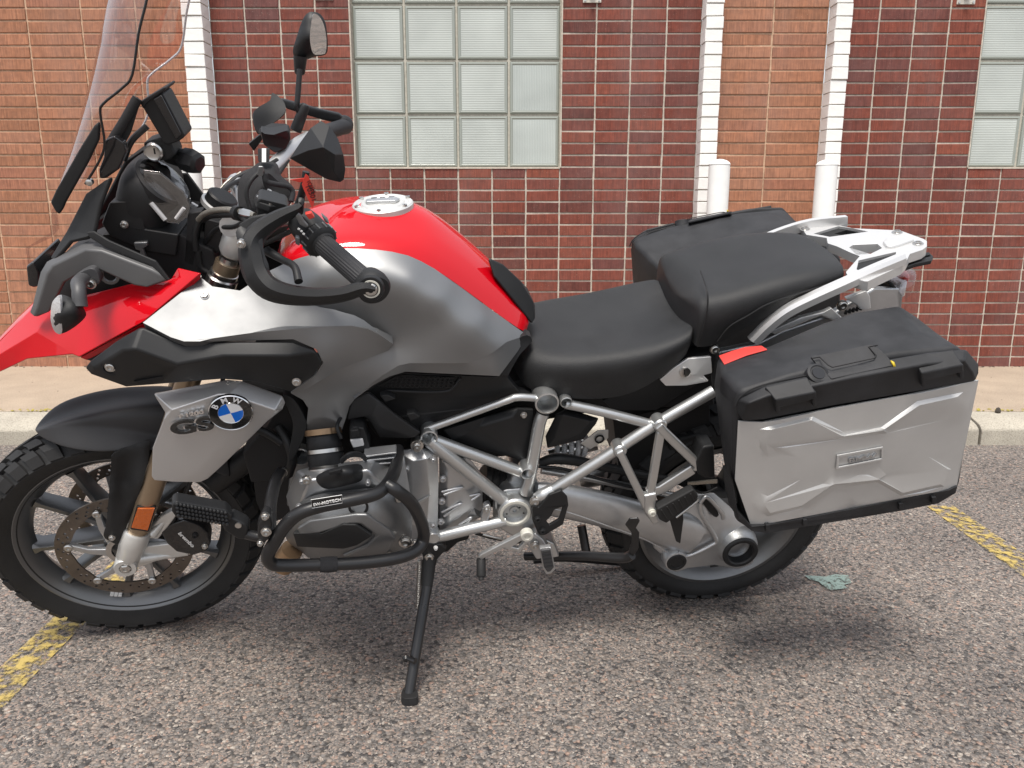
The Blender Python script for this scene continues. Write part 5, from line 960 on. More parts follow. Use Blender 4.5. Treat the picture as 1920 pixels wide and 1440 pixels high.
# tail unit
facet('tail_cover', [(1345, 660, .11), (1420, 645, .125), (1470, 620, .125), (1560, 590, .12), (1600, 565, .11), (1640, 540, .10), (1688, 540, .085), (1690, 560, .09), (1690, 600, .09), (1600, 640, .11), (1470, 680, .12), (1360, 700, .12)], [(0, 1, 10, 11), (1, 2, 10), (2, 3, 9, 10), (3, 4, 9), (4, 5, 8, 9), (5, 6, 7, 8)], 'cast', bike, th=.02, bevel=.006)
plate('tail_bracket', [(1585, 560, .135), (1625, 545, .13), (1632, 556, .13), (1634, 578, .132), (1624, 582, .134), (1612, 580, .135), (1606, 572, .135)], 'bright', bike, .012, bevel=.003)
plate('tail_strut', [(1444, 622, .135), (1500, 596, .13), (1545, 585, .13), (1560, 578, .13), (1580, 596, .132), (1568, 604, .132), (1540, 592, .132), (1452, 628, .135)], 'bright', bike, .012, bevel=.003)
bolt(1579, 573, .140, .010)
for k in range(5): plate('tail_vent', [(1584 + k * 7, 590 - k * 2, .133), (1587 + k * 7, 583 - k * 2, .133), (1590 + k * 7, 582 - k * 2, .133), (1588 + k * 7, 590 - k * 2, .133)], 'blk', bike, .006, bevel=0)
plate('tail_light_base', [(1668, 533, .085), (1674, 530, .085), (1690, 552, .085), (1690, 569, .085), (1681, 569, .085), (1679, 552, .085)], 'blk', bike, .17, bevel=.003)
tl = symloft('tail_light', [[(1676, 540, .075), (1680, 525, .07), (1684, 512, 0)], [(1690, 570, .085), (1694, 520, .08), (1696, 502, 0)], [(1710, 552, .078), (1716, 520, .07), (1714, 500, 0)], [(1720, 532, .05), (1724, 516, .045), (1722, 504, 0)]], 'taillens', sub=2)
symloft('tail_reflector', [[(1678, 548, .070), (1680, 530, .068), (1684, 520, 0)], [(1692, 562, .074), (1696, 530, .072), (1698, 516, 0)], [(1704, 548, .064), (1708, 528, .06), (1708, 512, 0)]], 'lensil', tl, sub=1); symloft('bulb_cover', [[(1690, 535, .05), (1694, 520, .05), (1694, 508, 0)], [(1712, 535, .045), (1714, 520, .045), (1714, 506, 0)]], 'red_reflector', tl, sub=1)
facet('seat_lock_panel', [(1236, 712, .150), (1262, 690, .155), (1290, 672, .155), (1334, 668, .155), (1336, 700, .155), (1320, 704, .16), (1330, 716, .16), (1288, 724, .158), (1248, 724, .155), (1300, 702, .166)], [(0, 1, 9, 8), (1, 2, 3, 9), (3, 4, 5, 9), (9, 5, 6), (9, 6, 7, 8)], 'bright', bike, th=.012, bevel=.003)
lathe('lock', [(.0125, -.004), (.0125, .003), (.010, .004), (.001, .004)], B(1284, 698, .163), 'steel', bike.children[-1], n=22); plate('key_slot', [(1282.5, 693, .168), (1285, 693, .168), (1285, 703, .168), (1282.5, 703, .168)], 'dark', bike.children[-1], .001, bevel=0)
bolt(1340, 655, .155, .009)
# ------------------------------------------------------------------ frame
def ftube(pts, r, name='frame_tube', m='frame', par=bike, **k): return tube(name, [B(*p) for p in pts], r, m, par, **k)
ftube([(797, 806, .17), (870, 780, .17), (950, 751, .17), (970, 745, .17), (1005, 746, .165)], .0085)
ftube([(806, 822, .175), (850, 838, .172), (975, 884, .165)], .0135); ftube([(804, 826, .18), (850, 862, .18), (945, 938, .175)], .0155); ftube([(1018, 775, .155), (1010, 800, .16), (996, 880, .168), (985, 925, .172)], .0145)
ftube([(815, 1008, .19), (870, 994, .19), (948, 976, .185)], .0145); ftube([(1030, 922, .19), (1120, 866, .19), (1226, 797, .185), (1338, 733, .18)], .0135); ftube([(1060, 757, .16), (1130, 772, .168), (1222, 796, .18)], .0115)
ftube([(1004, 935, .195), (1018, 928, .195), (1036, 918, .192)], [.012, .016, .0145], 'frame_lug'); bolt(1003, 940, .205, .010)
def ringed(px, py, Y, r, h=.02, m='frame', par=bike):
    return lathe('frame_boss', [(r, -h * 2), (r, 0), (r * .86, .001), (r * .82, -.002), (r * .80, -h * 1.6), (.001, -h * 1.6)], B(px, py, Y), m, par, n=30)
ringed(1026, 757, .182, .0265, .03); ringed(1062, 755, .175, .0135); ringed(989, 889, .188, .0155); ringed(805, 822, .19, .0185)
pv = lathe('swingarm_pivot', [(.040, -.05), (.040, -.004), (.037, 0), (.030, .001), (.029, -.004), (.027, -.014), (.012, -.014), (.011, -.010), (.005, -.010), (.0045, -.016), (.0005, -.016)], B(966, 963, .195), 'frame', bike, n=40); lathe('pivot_ring', [(.0365, -.002), (.0362, .0022), (.030, .0024), (.0285, -.003)], B(966, 963, .195), 'ivory', pv, n=40, cap=False)
for k in range(6): a = k * pi / 3; lathe('pin_hole', [(.0022, 0), (.0001, .0003)], B(966, 963, .1815) + np.array([.020 * cos(a), 0, .020 * sin(a)]), 'dark', pv, n=8)
facet('frame_casting', [(925, 935, .16), (945, 920, .165), (985, 915, .165), (1002, 925, .165), (1010, 960, .165), (1000, 1000, .17), (1040, 1020, .175), (1050, 1045, .175), (1020, 1050, .175), (1000, 1030, .175), (950, 1000, .165), (925, 985, .16)], [(0, 1, 2, 3, 4, 5, 10, 11), (5, 6, 7, 8, 9, 10)], 'frame', bike, th=.05, bevel=.006)
lathe('bolt_washer', [(.014, -.02), (.014, 0), (.009, .001), (.009, .012), (.007, .014), (.001, .014)], B(782, 836, .20), 'steel', bike, n=18); bolt(782, 836, .215, .007)
# heel guard, foot peg, gear lever
hgd = plate('heel_guard', [(999, 948, .215), (1010, 952, .215), (1030, 928, .215), (1052, 920, .215), (1064, 932, .215), (1066, 948, .215), (1056, 984, .215), (1022, 1004, .215), (1010, 1004, .215), (998, 975, .215)], 'blk', bike, .008, [[(1034, 968, .215), (1024, 978, .215), (1030, 985, .215), (1048, 974, .215), (1056, 950, .215), (1040, 956, .215)]], bevel=.0025); bolt(1008, 973, .216, .007, 'blk', hgd); bolt(1017, 995, .216, .007, 'blk', hgd)
facet('footpeg_bracket', [(982, 1010, .20), (1004, 1000, .205), (1018, 1012, .21), (1028, 1030, .215), (1022, 1046, .215), (1006, 1050, .215), (996, 1034, .21)], [(0, 1, 2, 3, 4, 5, 6)], 'cast', bike, th=.03, bevel=.004)
bolt(1003, 1023, .216, .009)
fp = plate('foot_peg', [(1012, 1030, .255), (1034, 1027, .255), (1040, 1060, .255), (1042, 1068, .255), (1034, 1076, .255), (1024, 1078, .255), (1018, 1066, .255)], 'cast', bike, .016, bevel=.003)
plate('peg_rubber', [(1014, 1032, .262), (1032, 1030, .262), (1039, 1064, .262), (1032, 1072, .262), (1026, 1073, .262), (1020, 1064, .262)], 'stalk', fp, .008, bevel=.002)
for k in range(5): y = 1036 + k * 7; tube('peg_rib', [B(1016 + k * 1.2, y, .263), B(1032 + k * 1.2, y - 3, .263)], .0016, 'rubber', fp, sm=0, n=6)
gl = plate('gear_lever', [(978, 1002, .235), (985, 995, .235), (994, 997, .235), (999, 1006, .235), (990, 1018, .235), (975, 1036, .235), (958, 1032, .235), (945, 1028, .235), (920, 1040, .235), (903, 1050, .235), (897, 1046, .235), (902, 1040, .235), (930, 1026, .235)], 'frame', bike, .012, [[(978, 1014, .235), (960, 1026, .235), (972, 1029, .235), (984, 1016, .235)]], bevel=.002)
lathe('lever_bolt', [(.015, -.01), (.015, .004), (.013, .006), (.008, .006), (.007, .002), (.001, .002)], B(988, 1004, .238), 'ivory', gl, n=24); lathe('toe_rubber', [(.010, 0), (.011, .003), (.011, .040), (.009, .043), (.0065, .043), (.006, .05), (.003, .051)], B(902, 1047, .225), 'rubber', gl, nrm(np.array([.05, .75, -.6])), n=16)
plate('gear_linkage', [(908, 950, .19), (918, 946, .19), (922, 956, .19), (912, 990, .19), (903, 990, .19), (902, 972, .19)], 'cast', bike, .02, bevel=.004); bolt(912, 956, .19, .006); tube('shift_rod', [B(905, 1002, .20), B(945, 1012, .20)], .003, 'steel', sm=0, n=8)
# side covers between the tubes
bc = facet('battery_cover', [(828, 806, .145), (918, 777, .15), (970, 764, .15), (1003, 767, .148), (1001, 800, .148), (992, 868, .145), (846, 826, .145), (900, 800, .165), (960, 782, .168), (975, 800, .165), (960, 850, .160)], [(0, 1, 7, 6), (1, 2, 8, 7), (2, 3, 4, 9, 8), (4, 5, 10, 9), (5, 6, 10), (6, 7, 10), (7, 8, 9, 10)], 'blk', bike, th=.02, bevel=.005); bolt(982, 778, .156, .006, parent=bc)
rb_ = facet('rear_side_box', [(1042, 777, .14), (1060, 768, .14), (1123, 784, .14), (1118, 795, .14), (1094, 824, .14), (1026, 841, .14), (1022, 818, .14), (1056, 778, .155), (1108, 790, .155), (1085, 815, .155), (1040, 822, .155)], [(0, 1, 7), (1, 2, 8, 7), (2, 3, 8), (3, 4, 9, 8), (4, 5, 10, 9), (5, 6, 10), (6, 0, 7, 10), (7, 8, 9, 10)], 'blk', bike, th=.06, bevel=.004)
hs = plate('heat_shield', [(1088, 832, .09), (1120, 808, .09), (1141, 806, .09), (1141, 822, .09), (1106, 844, .09)], 'lightcast', bike, .004); lathe('shield_slot', [(.012, 0), (.012, .002), (.008, .002), (.008, 0)], B(1124, 823, .093), 'dark', hs, n=18, cap=False)
pv2 = [(1055 + 26 * math.sin(t * 2 * pi * 4) * 0 + t * 55, 868 - t * 18, .06) for t in np.linspace(0, 1, 20)]
cp = [B(1040, 852, .05) + (B(1100, 835, .05) - B(1040, 852, .05)) * t + .024 * np.array([0, cos(2 * pi * 4.5 * t), sin(2 * pi * 4.5 * t)]) for t in np.linspace(0, 1, 70)]
tube('shock_spring', cp, .0065, 'clip', sm=0, n=8); lathe('shock_body', [(.018, 0), (.018, .12)], B(1030, 855, .05), 'steel', bike, nrm(B(1100, 835, .05) - B(1040, 852, .05)), n=18)
# swing arm, torque rod, final drive
sa = [(1000, 930, .155, 30), (1050, 938, .155, 36), (1110, 950, .155, 37), (1180, 968, .152, 38), (1240, 985, .148, 42), (1300, 1003, .142, 46)]
pth = [B(*c[:3]) for c in sa]; rad = [c[3] / 2 / 780 * 2.05 for c in sa]
swg = tube('swing_arm', pth, rad, 'cast', n=24, sm=4, flat=None) if False else mesh('swing_arm', *tube_vf(cr(pth, 4), np.interp(np.linspace(0, 1, 21), np.linspace(0, 1, 6), rad), 24, flat=.55), 'cast', bike, fix=True, ang=60)
tube('casting_line', [B(1010, 948, .207), B(1070, 962, .21), B(1150, 990, .207), B(1210, 1012, .19), B(1250, 1035, .18)], .0016, 'cast', swg, n=6)
tube('torque_rod', [B(1015, 882, .10), B(1100, 896, .10), B(1280, 932, .10)], .0085, 'frame', sm=0); tube('cable_trough', [B(1010, 868, .11), B(1045, 860, .11), B(1100, 868, .11), B(1200, 890, .11), B(1250, 898, .11)], [.010, .014, .012, .011, .01], 'blk')
lathe('drive_boot', [(.045, 0), (.05, .01), (.043, .018), (.05, .027), (.043, .036), (.05, .045), (.042, .055)], B(900, 905, .10), 'rubber', bike, nrm(B(975, 925, .10) - B(900, 905, .10)), n=24)
facet('pivot_housing', [(962, 885, .14), (985, 880, .14), (1010, 905, .14), (1008, 960, .14), (945, 930, .14)], [(0, 1, 2, 3, 4)], 'cast', bike, th=.1, bevel=.01)
fdp = [(1240, 950, .125), (1290, 925, .125), (1340, 922, .12), (1372, 950, .12), (1395, 975, .125), (1418, 1005, .135), (1424, 1035, .14), (1412, 1060, .14), (1385, 1070, .14), (1340, 1062, .145), (1290, 1068, .15), (1268, 1076, .15), (1248, 1066, .148), (1243, 1045, .145), (1225, 1030, .14), (1215, 990, .13),
       (1280, 1000, .160), (1330, 950, .148), (1360, 985, .150), (1350, 1015, .155), (1300, 1035, .158), (1320, 1000, .170)]
fdf = [(0, 1, 16, 15), (1, 17, 21, 16), (1, 2, 17), (2, 3, 17), (3, 4, 18, 17), (17, 18, 21), (18, 19, 21), (4, 5, 18), (5, 6, 19, 18), (6, 7, 19), (7, 8, 9, 19), (9, 20, 19), (9, 10, 20), (10, 11, 12, 13, 20), (13, 14, 16, 20), (14, 15, 16), (16, 21, 20), (21, 19, 20)]
fd = facet('final_drive', fdp, fdf, 'cast', bike, th=.05, bevel=.010, seg=4)
lathe('drive_hub', [(.052, -.06), (.056, -.03), (.053, -.01), (.048, .0), (.047, .006)], B(1386, 1032, .165), 'cast', fd, n=40, cap=False); lathe('hub_ring', [(.047, -.01), (.047, .010), (.044, .013), (.036, .013), (.033, .010), (.032, -.03), (.030, -.034)], B(1386, 1032, .165), 'blk', fd, n=40, cap=False); lathe('hub_tube', [(.032, -.012), (.0305, -.012), (.030, -.06), (.001, -.06)], B(1386, 1032, .165), 'cast', fd, n=32, cap=False)
for k in range(5): a = k * 2 * pi / 5 + .5; lathe('bolt', [(.0035, .012), (.0035, .0142), (.001, .0142)], B(1386, 1032, .165) + np.array([.040 * cos(a), 0, .040 * sin(a)]), 'blk', fd, n=8)
lathe('torque_boss', [(.032, -.05), (.032, -.004), (.029, .002), (.026, .003)], B(1268, 1053, .172), 'cast', fd, n=32, cap=False); lathe('boss_cap', [(.026, -.004), (.026, .004), (.024, .006), (.018, .006), (.017, .004), (.001, .004)], B(1268, 1053, .172), 'blk', fd, n=32)
plate('drive_slot', [(1318, 944, .158), (1326, 938, .156), (1346, 960, .156), (1346, 968, .158), (1338, 968, .16)], 'dark', fd, .003, sm=2, bevel=0)
tube('drive_rib', [B(1312, 942, .160), B(1326, 932, .158), B(1352, 960, .158), B(1356, 972, .158)], .006, 'cast', fd, n=8); tube('drive_rib', [B(1312, 942, .162), B(1316, 965, .168), B(1342, 1010, .168), B(1334, 1022, .168), B(1290, 1042, .168), B(1270, 1036, .17)], .0055, 'cast', fd, n=8)
# passenger peg hanger
def bar_(pts, w_, Y, par, m='frame', th=.016, nm='hanger_arm'):
    P = [np.array(p, float) for p in pts]; L_, R1_ = [], []
    for i, p in enumerate(P):
        d = P[min(i + 1, len(P) - 1)] - P[max(i - 1, 0)]; d /= np.linalg.norm(d); n = np.array([-d[1], d[0]]) * w_ / 2; L_.append(p + n); R1_.append(p - n)
    return plate(nm, [(*p, Y) for p in L_ + R1_[::-1]], m, par, th, bevel=.004, seg=3)
hr_ = bar_([(1236, 800), (1246, 812), (1308, 872), (1309, 884)], 17, .215, bike, nm='passenger_peg_hanger'); bar_([(1162, 848), (1172, 868), (1220, 968)], 15, .2165, hr_); bar_([(1240, 812), (1222, 920), (1214, 950)], 14, .214, hr_); bar_([(1302, 880), (1240, 920), (1214, 928)], 16, .2125, hr_); plate('hanger_foot', [(1208, 930, .219), (1232, 925, .219), (1228, 962, .219), (1236, 980, .219), (1226, 986, .219), (1208, 960, .219)], 'frame', hr_, .02, bevel=.004); bolt(1223, 962, .222, .008, 'ivory', hr_)
for (px, py) in ((1163, 846), (1238, 798)): lathe('weld_lug', [(.016, -.03), (.016, 0), (.013, .004)], B(px, py, .205), 'frame', hr_, n=16)
pp = facet('passenger_peg', [(1232, 955, .235), (1300, 918, .235), (1310, 930, .235), (1306, 940, .235), (1250, 982, .235), (1236, 975, .235)], [(0, 1, 2, 3, 4, 5)], 'rubber', bike, th=.025, bevel=.004)
for k in range(6): t = k / 6 + .06; a, b = np.array([1236, 958]) * (1 - t) + np.array([1302, 922]) * t, np.array([1246, 974]) * (1 - t) + np.array([1309, 936]) * t; tube('peg_rib', [B(*a, .237), B(*b, .237)], .002, 'rubber', pp, sm=0, n=6)
plate('peg_stay', [(1256, 975, .225), (1280, 952, .225), (1282, 975, .225), (1276, 1020, .225), (1268, 1016, .225)], 'blk', pp, .006)
tube('peg_stay', [B(1268, 970, .232), B(1302, 944, .232), B(1310, 936, .232)], .003, 'frame', pp, n=8)
plate('wiring', [(1290, 905, .15), (1345, 900, .15), (1345, 906, .15), (1290, 910, .15)], 'braid', bike, .004, bevel=0); tube('cable', [B(1290, 912, .14), B(1318, 924, .15), B(1345, 914, .15)], .003, 'blk', n=8)
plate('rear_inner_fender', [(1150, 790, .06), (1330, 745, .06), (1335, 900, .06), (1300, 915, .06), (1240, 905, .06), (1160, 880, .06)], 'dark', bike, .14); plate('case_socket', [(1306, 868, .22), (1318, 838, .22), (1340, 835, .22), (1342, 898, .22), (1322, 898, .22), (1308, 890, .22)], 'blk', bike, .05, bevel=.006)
plate('silencer_bracket', [(1250, 830, .08), (1322, 812, .08), (1322, 850, .08), (1262, 870, .08)], 'blk', bike, .05, bevel=.01)
tube('silencer', [B(1080, 900, -.12), B(1180, 860, -.16), B(1420, 760, -.2)], [.03, .055, .06], 'steel', n=24)
# stands
ss = tube('side_stand', [B(806, 1036, .20), B(803, 1070, .22), B(799, 1112, .255)], [.014, .016, .0125], 'blkm'); fo = G(767, 1302, .012); fo = BM.T @ (fo - BT)
tube('stand_leg', [B(800, 1100, .247), fo], .0125, 'blkt', ss, sm=0, n=16); fp0 = BM @ fo + BT
def GB(px, py, z): return BM.T @ (G(px, py, z) - BT)
mesh('stand_foot', *plate_vf(cr([GB(*p, .020) for p in ((752, 1300), (760, 1286), (776, 1286), (784, 1300), (780, 1308), (757, 1309))], 3, True), [], BM.T @ np.array([0, 0, -.019])), 'rubber', ss, bevel=.004, fix=True)
tube('stand_lug', [B(792, 1232, .375) * .5 + fo * .5 + 0 * fo if False else GB(779, 1240, .085), GB(768, 1236, .085), GB(762, 1234, .085)], [.007, .006, .006], 'blkt', ss, n=10); lathe('lug_ball', [(.001, -.009), (.006, -.007), (.009, 0), (.006, .007), (.001, .009)], GB(761, 1234, .085), 'blkt', ss, n=14)
plate('stand_bracket', [(786, 1026, .21), (800, 1018, .21), (830, 1022, .21), (838, 1030, .21), (820, 1050, .21), (818, 1062, .21), (800, 1066, .21), (794, 1048, .21)], 'blk', bike, .03, bevel=.004); bolt(805, 1045, .212, .009); bolt(817, 1027, .212, .004, 'white')
sp0, sp1 = B(788, 1050, .20), B(784, 1140, .26); hx = [sp0 + (sp1 - sp0) * t + .0055 * np.array([cos(2 * pi * 26 * t), sin(2 * pi * 26 * t), 0]) for t in np.linspace(0, 1, 208)]; tube('stand_spring', hx, .0016, 'steel', ss, sm=0, n=5)
cs = tube('centre_stand', [B(985, 1043, .10), B(1090, 1042, .17), B(1165, 1046, .225), B(1185, 1040, .24)], [.011, .012, .013, .012], 'blkt'); tube('stand_leg', [B(1090, 985, .02), B(1100, 1040, .06)], .012, 'blkt', cs, sm=0); tube('stand_leg', [B(1000, 1050, -.15), B(1060, 1046, -.15), B(1190, 1056, -.15)], .012, 'blkt', cs)
facet('stand_pedal', [(1172, 985, .255), (1180, 973, .26), (1196, 972, .265), (1200, 978, .265), (1192, 992, .26), (1199, 1000, .25), (1198, 1028, .245), (1186, 1048, .24), (1176, 1046, .24), (1184, 1020, .245), (1184, 1000, .25)], [(0, 1, 2, 3, 4), (0, 4, 5, 10), (10, 5, 6, 9), (9, 6, 7, 8)], 'blkt', cs, th=.006, bevel=.003)
# ------------------------------------------------------------------ engine
cv = [(535, 996), (545, 968), (562, 942), (600, 926), (680, 916), (728, 914), (748, 926), (768, 952), (773, 990), (770, 1015), (758, 1034), (722, 1050), (640, 1055), (588, 1050), (562, 1032), (540, 1016)]
vc = panel('valve_cover', cv, [(535, 996, .30), (562, 942, .32), (640, 920, .325), (740, 920, .32), (773, 985, .30), (758, 1034, .30), (640, 1055, .31), (562, 1032, .29), (600, 965, .358), (690, 955, .362), (735, 985, .35), (730, 1015, .35), (640, 1035, .352), (560, 985, .335), (650, 995, .366), (700, 1005, .368), (580, 1000, .352)], 'engine', step=8, sm=3, th=.03, rim=.022)
mirror_of(vc)
facet('cover_ridge', [(556, 990, .352), (580, 976, .362), (668, 963, .372), (690, 964, .374), (732, 994, .366), (744, 1012, .358), (726, 1040, .352), (640, 1046, .352), (600, 1000, .372), (652, 984, .378), (676, 984, .378), (706, 1006, .376), (690, 1024, .372), (560, 1004, .356)], [(0, 1, 8, 13), (1, 2, 9, 8), (2, 3, 10, 9), (3, 4, 11, 10), (4, 5, 11), (5, 6, 12, 11), (6, 7, 12)], 'engine', vc, th=.012, bevel=.006)
facet('cover_insert', [(548, 1000, .352), (604, 1000, .372), (642, 984, .380), (668, 984, .381), (699, 1005, .380), (668, 1024, .374), (645, 1030, .370), (556, 1026, .346), (585, 1013, .366), (650, 999, .382), (680, 1007, .381)], [(0, 1, 8), (1, 2, 9, 8), (2, 3, 9), (3, 4, 10, 9), (4, 5, 10), (5, 6, 10), (6, 9, 10), (6, 8, 9), (6, 7, 8), (7, 0, 8)], 'blkm', vc, th=.012, bevel=.003)
bolt(760, 1017, .345, .011, parent=vc); bolt(778, 1020, .32, .008, parent=vc); lathe('cover_recess', [(.020, 0), (.020, .003), (.016, .003), (.015, 0)], B(672, 950, .362), 'dark', vc, n=24, cap=False)
cc2 = panel('coil_cover', [(592, 897), (603, 886), (638, 874), (672, 870), (681, 878), (683, 890), (676, 902), (650, 910), (616, 917), (600, 911)], [(592, 897, .315), (672, 870, .31), (683, 890, .305), (616, 917, .325), (635, 890, .348), (665, 886, .34)], 'blk', step=6, sm=3, th=.03, rim=.014); plate('coil_clip', [(616, 886, .352), (640, 880, .352), (641, 886, .352), (618, 892, .352)], 'blkm', cc2, .006, bevel=.001)
facet('cylinder_head', [(535, 930, .22), (555, 880, .24), (600, 870, .25), (700, 860, .25), (760, 850, .22), (775, 950, .22), (772, 1010, .24), (560, 1020, .22), (580, 900, .30), (690, 880, .30), (740, 930, .31), (560, 950, .30)], [(0, 1, 8, 11), (1, 2, 8), (2, 3, 9, 8), (3, 4, 5, 10, 9), (5, 6, 10), (8, 9, 10, 11), (6, 7, 11, 10), (7, 0, 11)], 'cast', bike, th=.04, bevel=.006)
for k in range(1, 8): y = 842 + k * 8.2; plate('cooling_fin', [(684 - k * 1.5, y + 5, .262), (742, y - 3 + k, .256), (744, y - .5 + k, .256), (684 - k * 1.5, y + 8, .262)], 'cast', bike, .03, bevel=.0008)
lathe('exhaust_pipe', [(.024, 0), (.026, .03), (.026, .06)], B(548, 1030, .27), 'brown', bike, nrm(np.array([.25, -.1, -.5])), n=24)
# intake and throttle body
lathe('throttle_body', [(.036, -.005), (.038, .0), (.038, .018), (.036, .02), (.034, .03), (.036, .034), (.036, .055), (.033, .06)], B(612, 868, .235), 'blk', bike, nrm(B(606, 810, .20) - B(612, 868, .235)), n=30); lathe('hose_clamp', [(.0395, .060), (.0395, .072)], B(612, 868, .235), 'brown', bike, nrm(B(606, 810, .20) - B(612, 868, .235)), n=30)
lathe('intake_flange', [(.038, -.03), (.042, -.02), (.042, -.01), (.036, -.004)], B(612, 868, .235), 'steel', bike, nrm(B(606, 810, .20) - B(612, 868, .235)), n=30)
tb = plate('throttle_sensor', [(655, 805, .235), (664, 800, .235), (682, 803, .235), (694, 840, .235), (690, 848, .235), (664, 846, .235), (656, 830, .235)], 'blk', bike, .05, bevel=.003); plate('connector', [(656, 826, .24), (680, 824, .24), (683, 836, .24), (662, 840, .24)], 'clip', tb, .01); plate('connector', [(657, 808, .245), (672, 806, .245), (674, 818, .245), (660, 820, .245)], 'blkm', tb, .02, bevel=.002)
for k in range(4): tube('cable', [B(640, 868 - k * 2, .30), B(655, 856 - k * 2, .30), B(676, 856 - k * 2, .28), B(690, 868 - k * 2, .25)], .0028, 'blk', n=6)
# crankcase, clutch and gearbox housings
facet('crankcase', [(545, 850, .16), (600, 840, .17), (560, 960, .18), (535, 950, .17)], [(0, 1, 2, 3)], 'engine', bike, th=.2, bevel=.008); ringed(563, 857, .19, .022, .02)
ch_ = facet('clutch_housing', [(740, 846, .175), (790, 838, .18), (821, 848, .18), (823, 900, .188), (821, 1000, .18), (812, 1005, .18), (752, 1020, .18), (744, 930, .195), (775, 865, .205), (800, 860, .205), (805, 920, .208), (800, 985, .205), (772, 985, .205)], [(0, 1, 9, 8), (1, 2, 9), (2, 3, 10, 9), (3, 4, 11, 10), (4, 5, 11), (5, 6, 12, 11), (6, 7, 12), (7, 0, 8), (7, 8, 10, 12), (8, 9, 10), (10, 11, 12)], 'cast', bike, th=.10, bevel=.010, seg=4)
plate('housing_rib', [(768, 950, .212), (808, 928, .214), (774, 962, .212)], 'cast', ch_, .006); bolt(762, 880, .20, .006, 'cast', ch_)
gh = facet('gearbox_housing', [(823, 852, .16), (880, 858, .155), (905, 890, .15), (906, 950, .15), (890, 985, .15), (824, 1000, .165), (840, 880, .178), (880, 890, .165), (885, 950, .162), (842, 985, .172)], [(0, 1, 7, 6), (1, 2, 7), (2, 3, 8, 7), (3, 4, 8), (4, 5, 9, 8), (5, 0, 6, 9), (6, 7, 8, 9)], 'cast', bike, th=.12, bevel=.006)
for (a, b, c) in (((828, 922), (868, 914), (832, 928)), ((828, 960), (866, 944), (832, 968)), ((860, 985), (884, 970), (864, 992)), ((880, 930), (900, 926), (884, 938))): tube('housing_rib', [B(*a, .176), B(*b, .172), B(*c, .178)], .0035, 'cast', gh, n=8)
for (px, py) in ((830, 898), (828, 940), (826, 978)): bolt(px, py, .178, .007, 'cast', gh)
tube('gearbox_boss', [B(880, 960, .14), B(898, 955, .15)], .02, 'cast', gh, sm=0); lathe('frame_lug', [(.012, -.03), (.016, -.02), (.018, 0), (.014, .008)], B(812, 1006, .20), 'frame', bike, n=20)
plate('sump', [(560, 1030, .14), (820, 1012, .14), (860, 1018, .12), (840, 1036, .10), (740, 1044, .10), (600, 1046, .10)], 'blkm', bike, .24, bevel=.01)
plate('sump_guard', [(700, 1010, .16), (880, 990, .14), (880, 1012, .14), (845, 1022, .15), (720, 1036, .16)], 'dark', bike, .2, bevel=.006)
# ------------------------------------------------------------------ crash bars and highway peg
cb = tube('crash_bar', [B(*p) for p in ((746, 842, .20), (744, 868, .26), (733, 898, .34), (708, 924, .395), (660, 937, .415), (605, 948, .425), (562, 962, .43), (534, 986, .43), (514, 1018, .43), (502, 1042, .43), (510, 1057, .425), (535, 1060, .42), (600, 1059, .41), (680, 1055, .40), (745, 1046, .385), (780, 1032, .36), (794, 1010, .34), (791, 982, .345), (772, 944, .37), (744, 920, .385), (726, 908, .375))], .0130, 'blkt', n=16); cb['label'] = 'black tubular crash bar around the cylinder'
tube('crash_bar', [B(*p) for p in ((528, 884, .22), (516, 906, .27), (508, 940, .33), (506, 975, .38), (506, 1000, .41))], .0125, 'blkt', n=14); bolt(528, 886, .225, .010)
plate('sticker', [(583, 936, .4425), (641, 927, .4345), (642, 942, .4305), (585, 953, .438)], 'blkt', cb, .001, bevel=0)
tube('sticker_border', [B(*p) for p in ((583, 937, .4432), (641, 928, .4355), (642, 943, .4315), (585, 953, .439))], .0006, 'white', cb, sm=0, n=5, closed=True)
text('SW-MOTECH', (588, 949), (640, 939), .0085, 'white', cb, Y=.4415, bold=.0002)
tube('tape_wrap', [B(600, 1059, .41), B(615, 1058.5, .4085), B(632, 1057.5, .406)], [.0150, .0160, .0150], 'fabric', cb, n=16)
hp = facet('highway_peg', [(322, 947, .46), (330, 941, .46), (425, 957, .44), (436, 968, .44), (434, 976, .44), (424, 982, .44), (330, 972, .46), (322, 960, .46)], [(0, 1, 2, 3, 4, 5, 6, 7)], 'blk', bike, th=.03, bevel=.004)
for r in range(4):
    for k in range(14): px, py = 332 + k * 7 + r * 1.0, 945 + k * 1.25 + r * 7; lathe('peg_stud', [(.0042, 0), (.0028, .003), (.0006, .0035)], B(px, py, .46 - k * .0015), 'blk', hp, nrm(np.array([0, .8, .5])), n=6, ang=10)
plate('peg_joint', [(414, 982, .43), (432, 970, .43), (460, 984, .43), (466, 992, .43), (462, 1012, .43), (446, 1012, .43), (420, 996, .43)], 'blk', bike, .03, bevel=.005); lathe('bolt', [(.006, 0), (.006, .003), (.001, .003)], B(447, 984, .433), 'steel', bike.children[-1], n=12); tube('peg_rod', [B(458, 1000, .42), B(484, 1006, .42), B(500, 1002, .42)], .010, 'blkt')
plate('bar_clamp', [(482, 985, .44), (492, 965, .44), (506, 968, .44), (510, 985, .44), (504, 1012, .44), (492, 1024, .44), (482, 1010, .44)], 'blkt', bike, .03, bevel=.005); bolt(497, 968, .442, .006); bolt(499, 997, .442, .008); bolt(488, 1018, .442, .005)
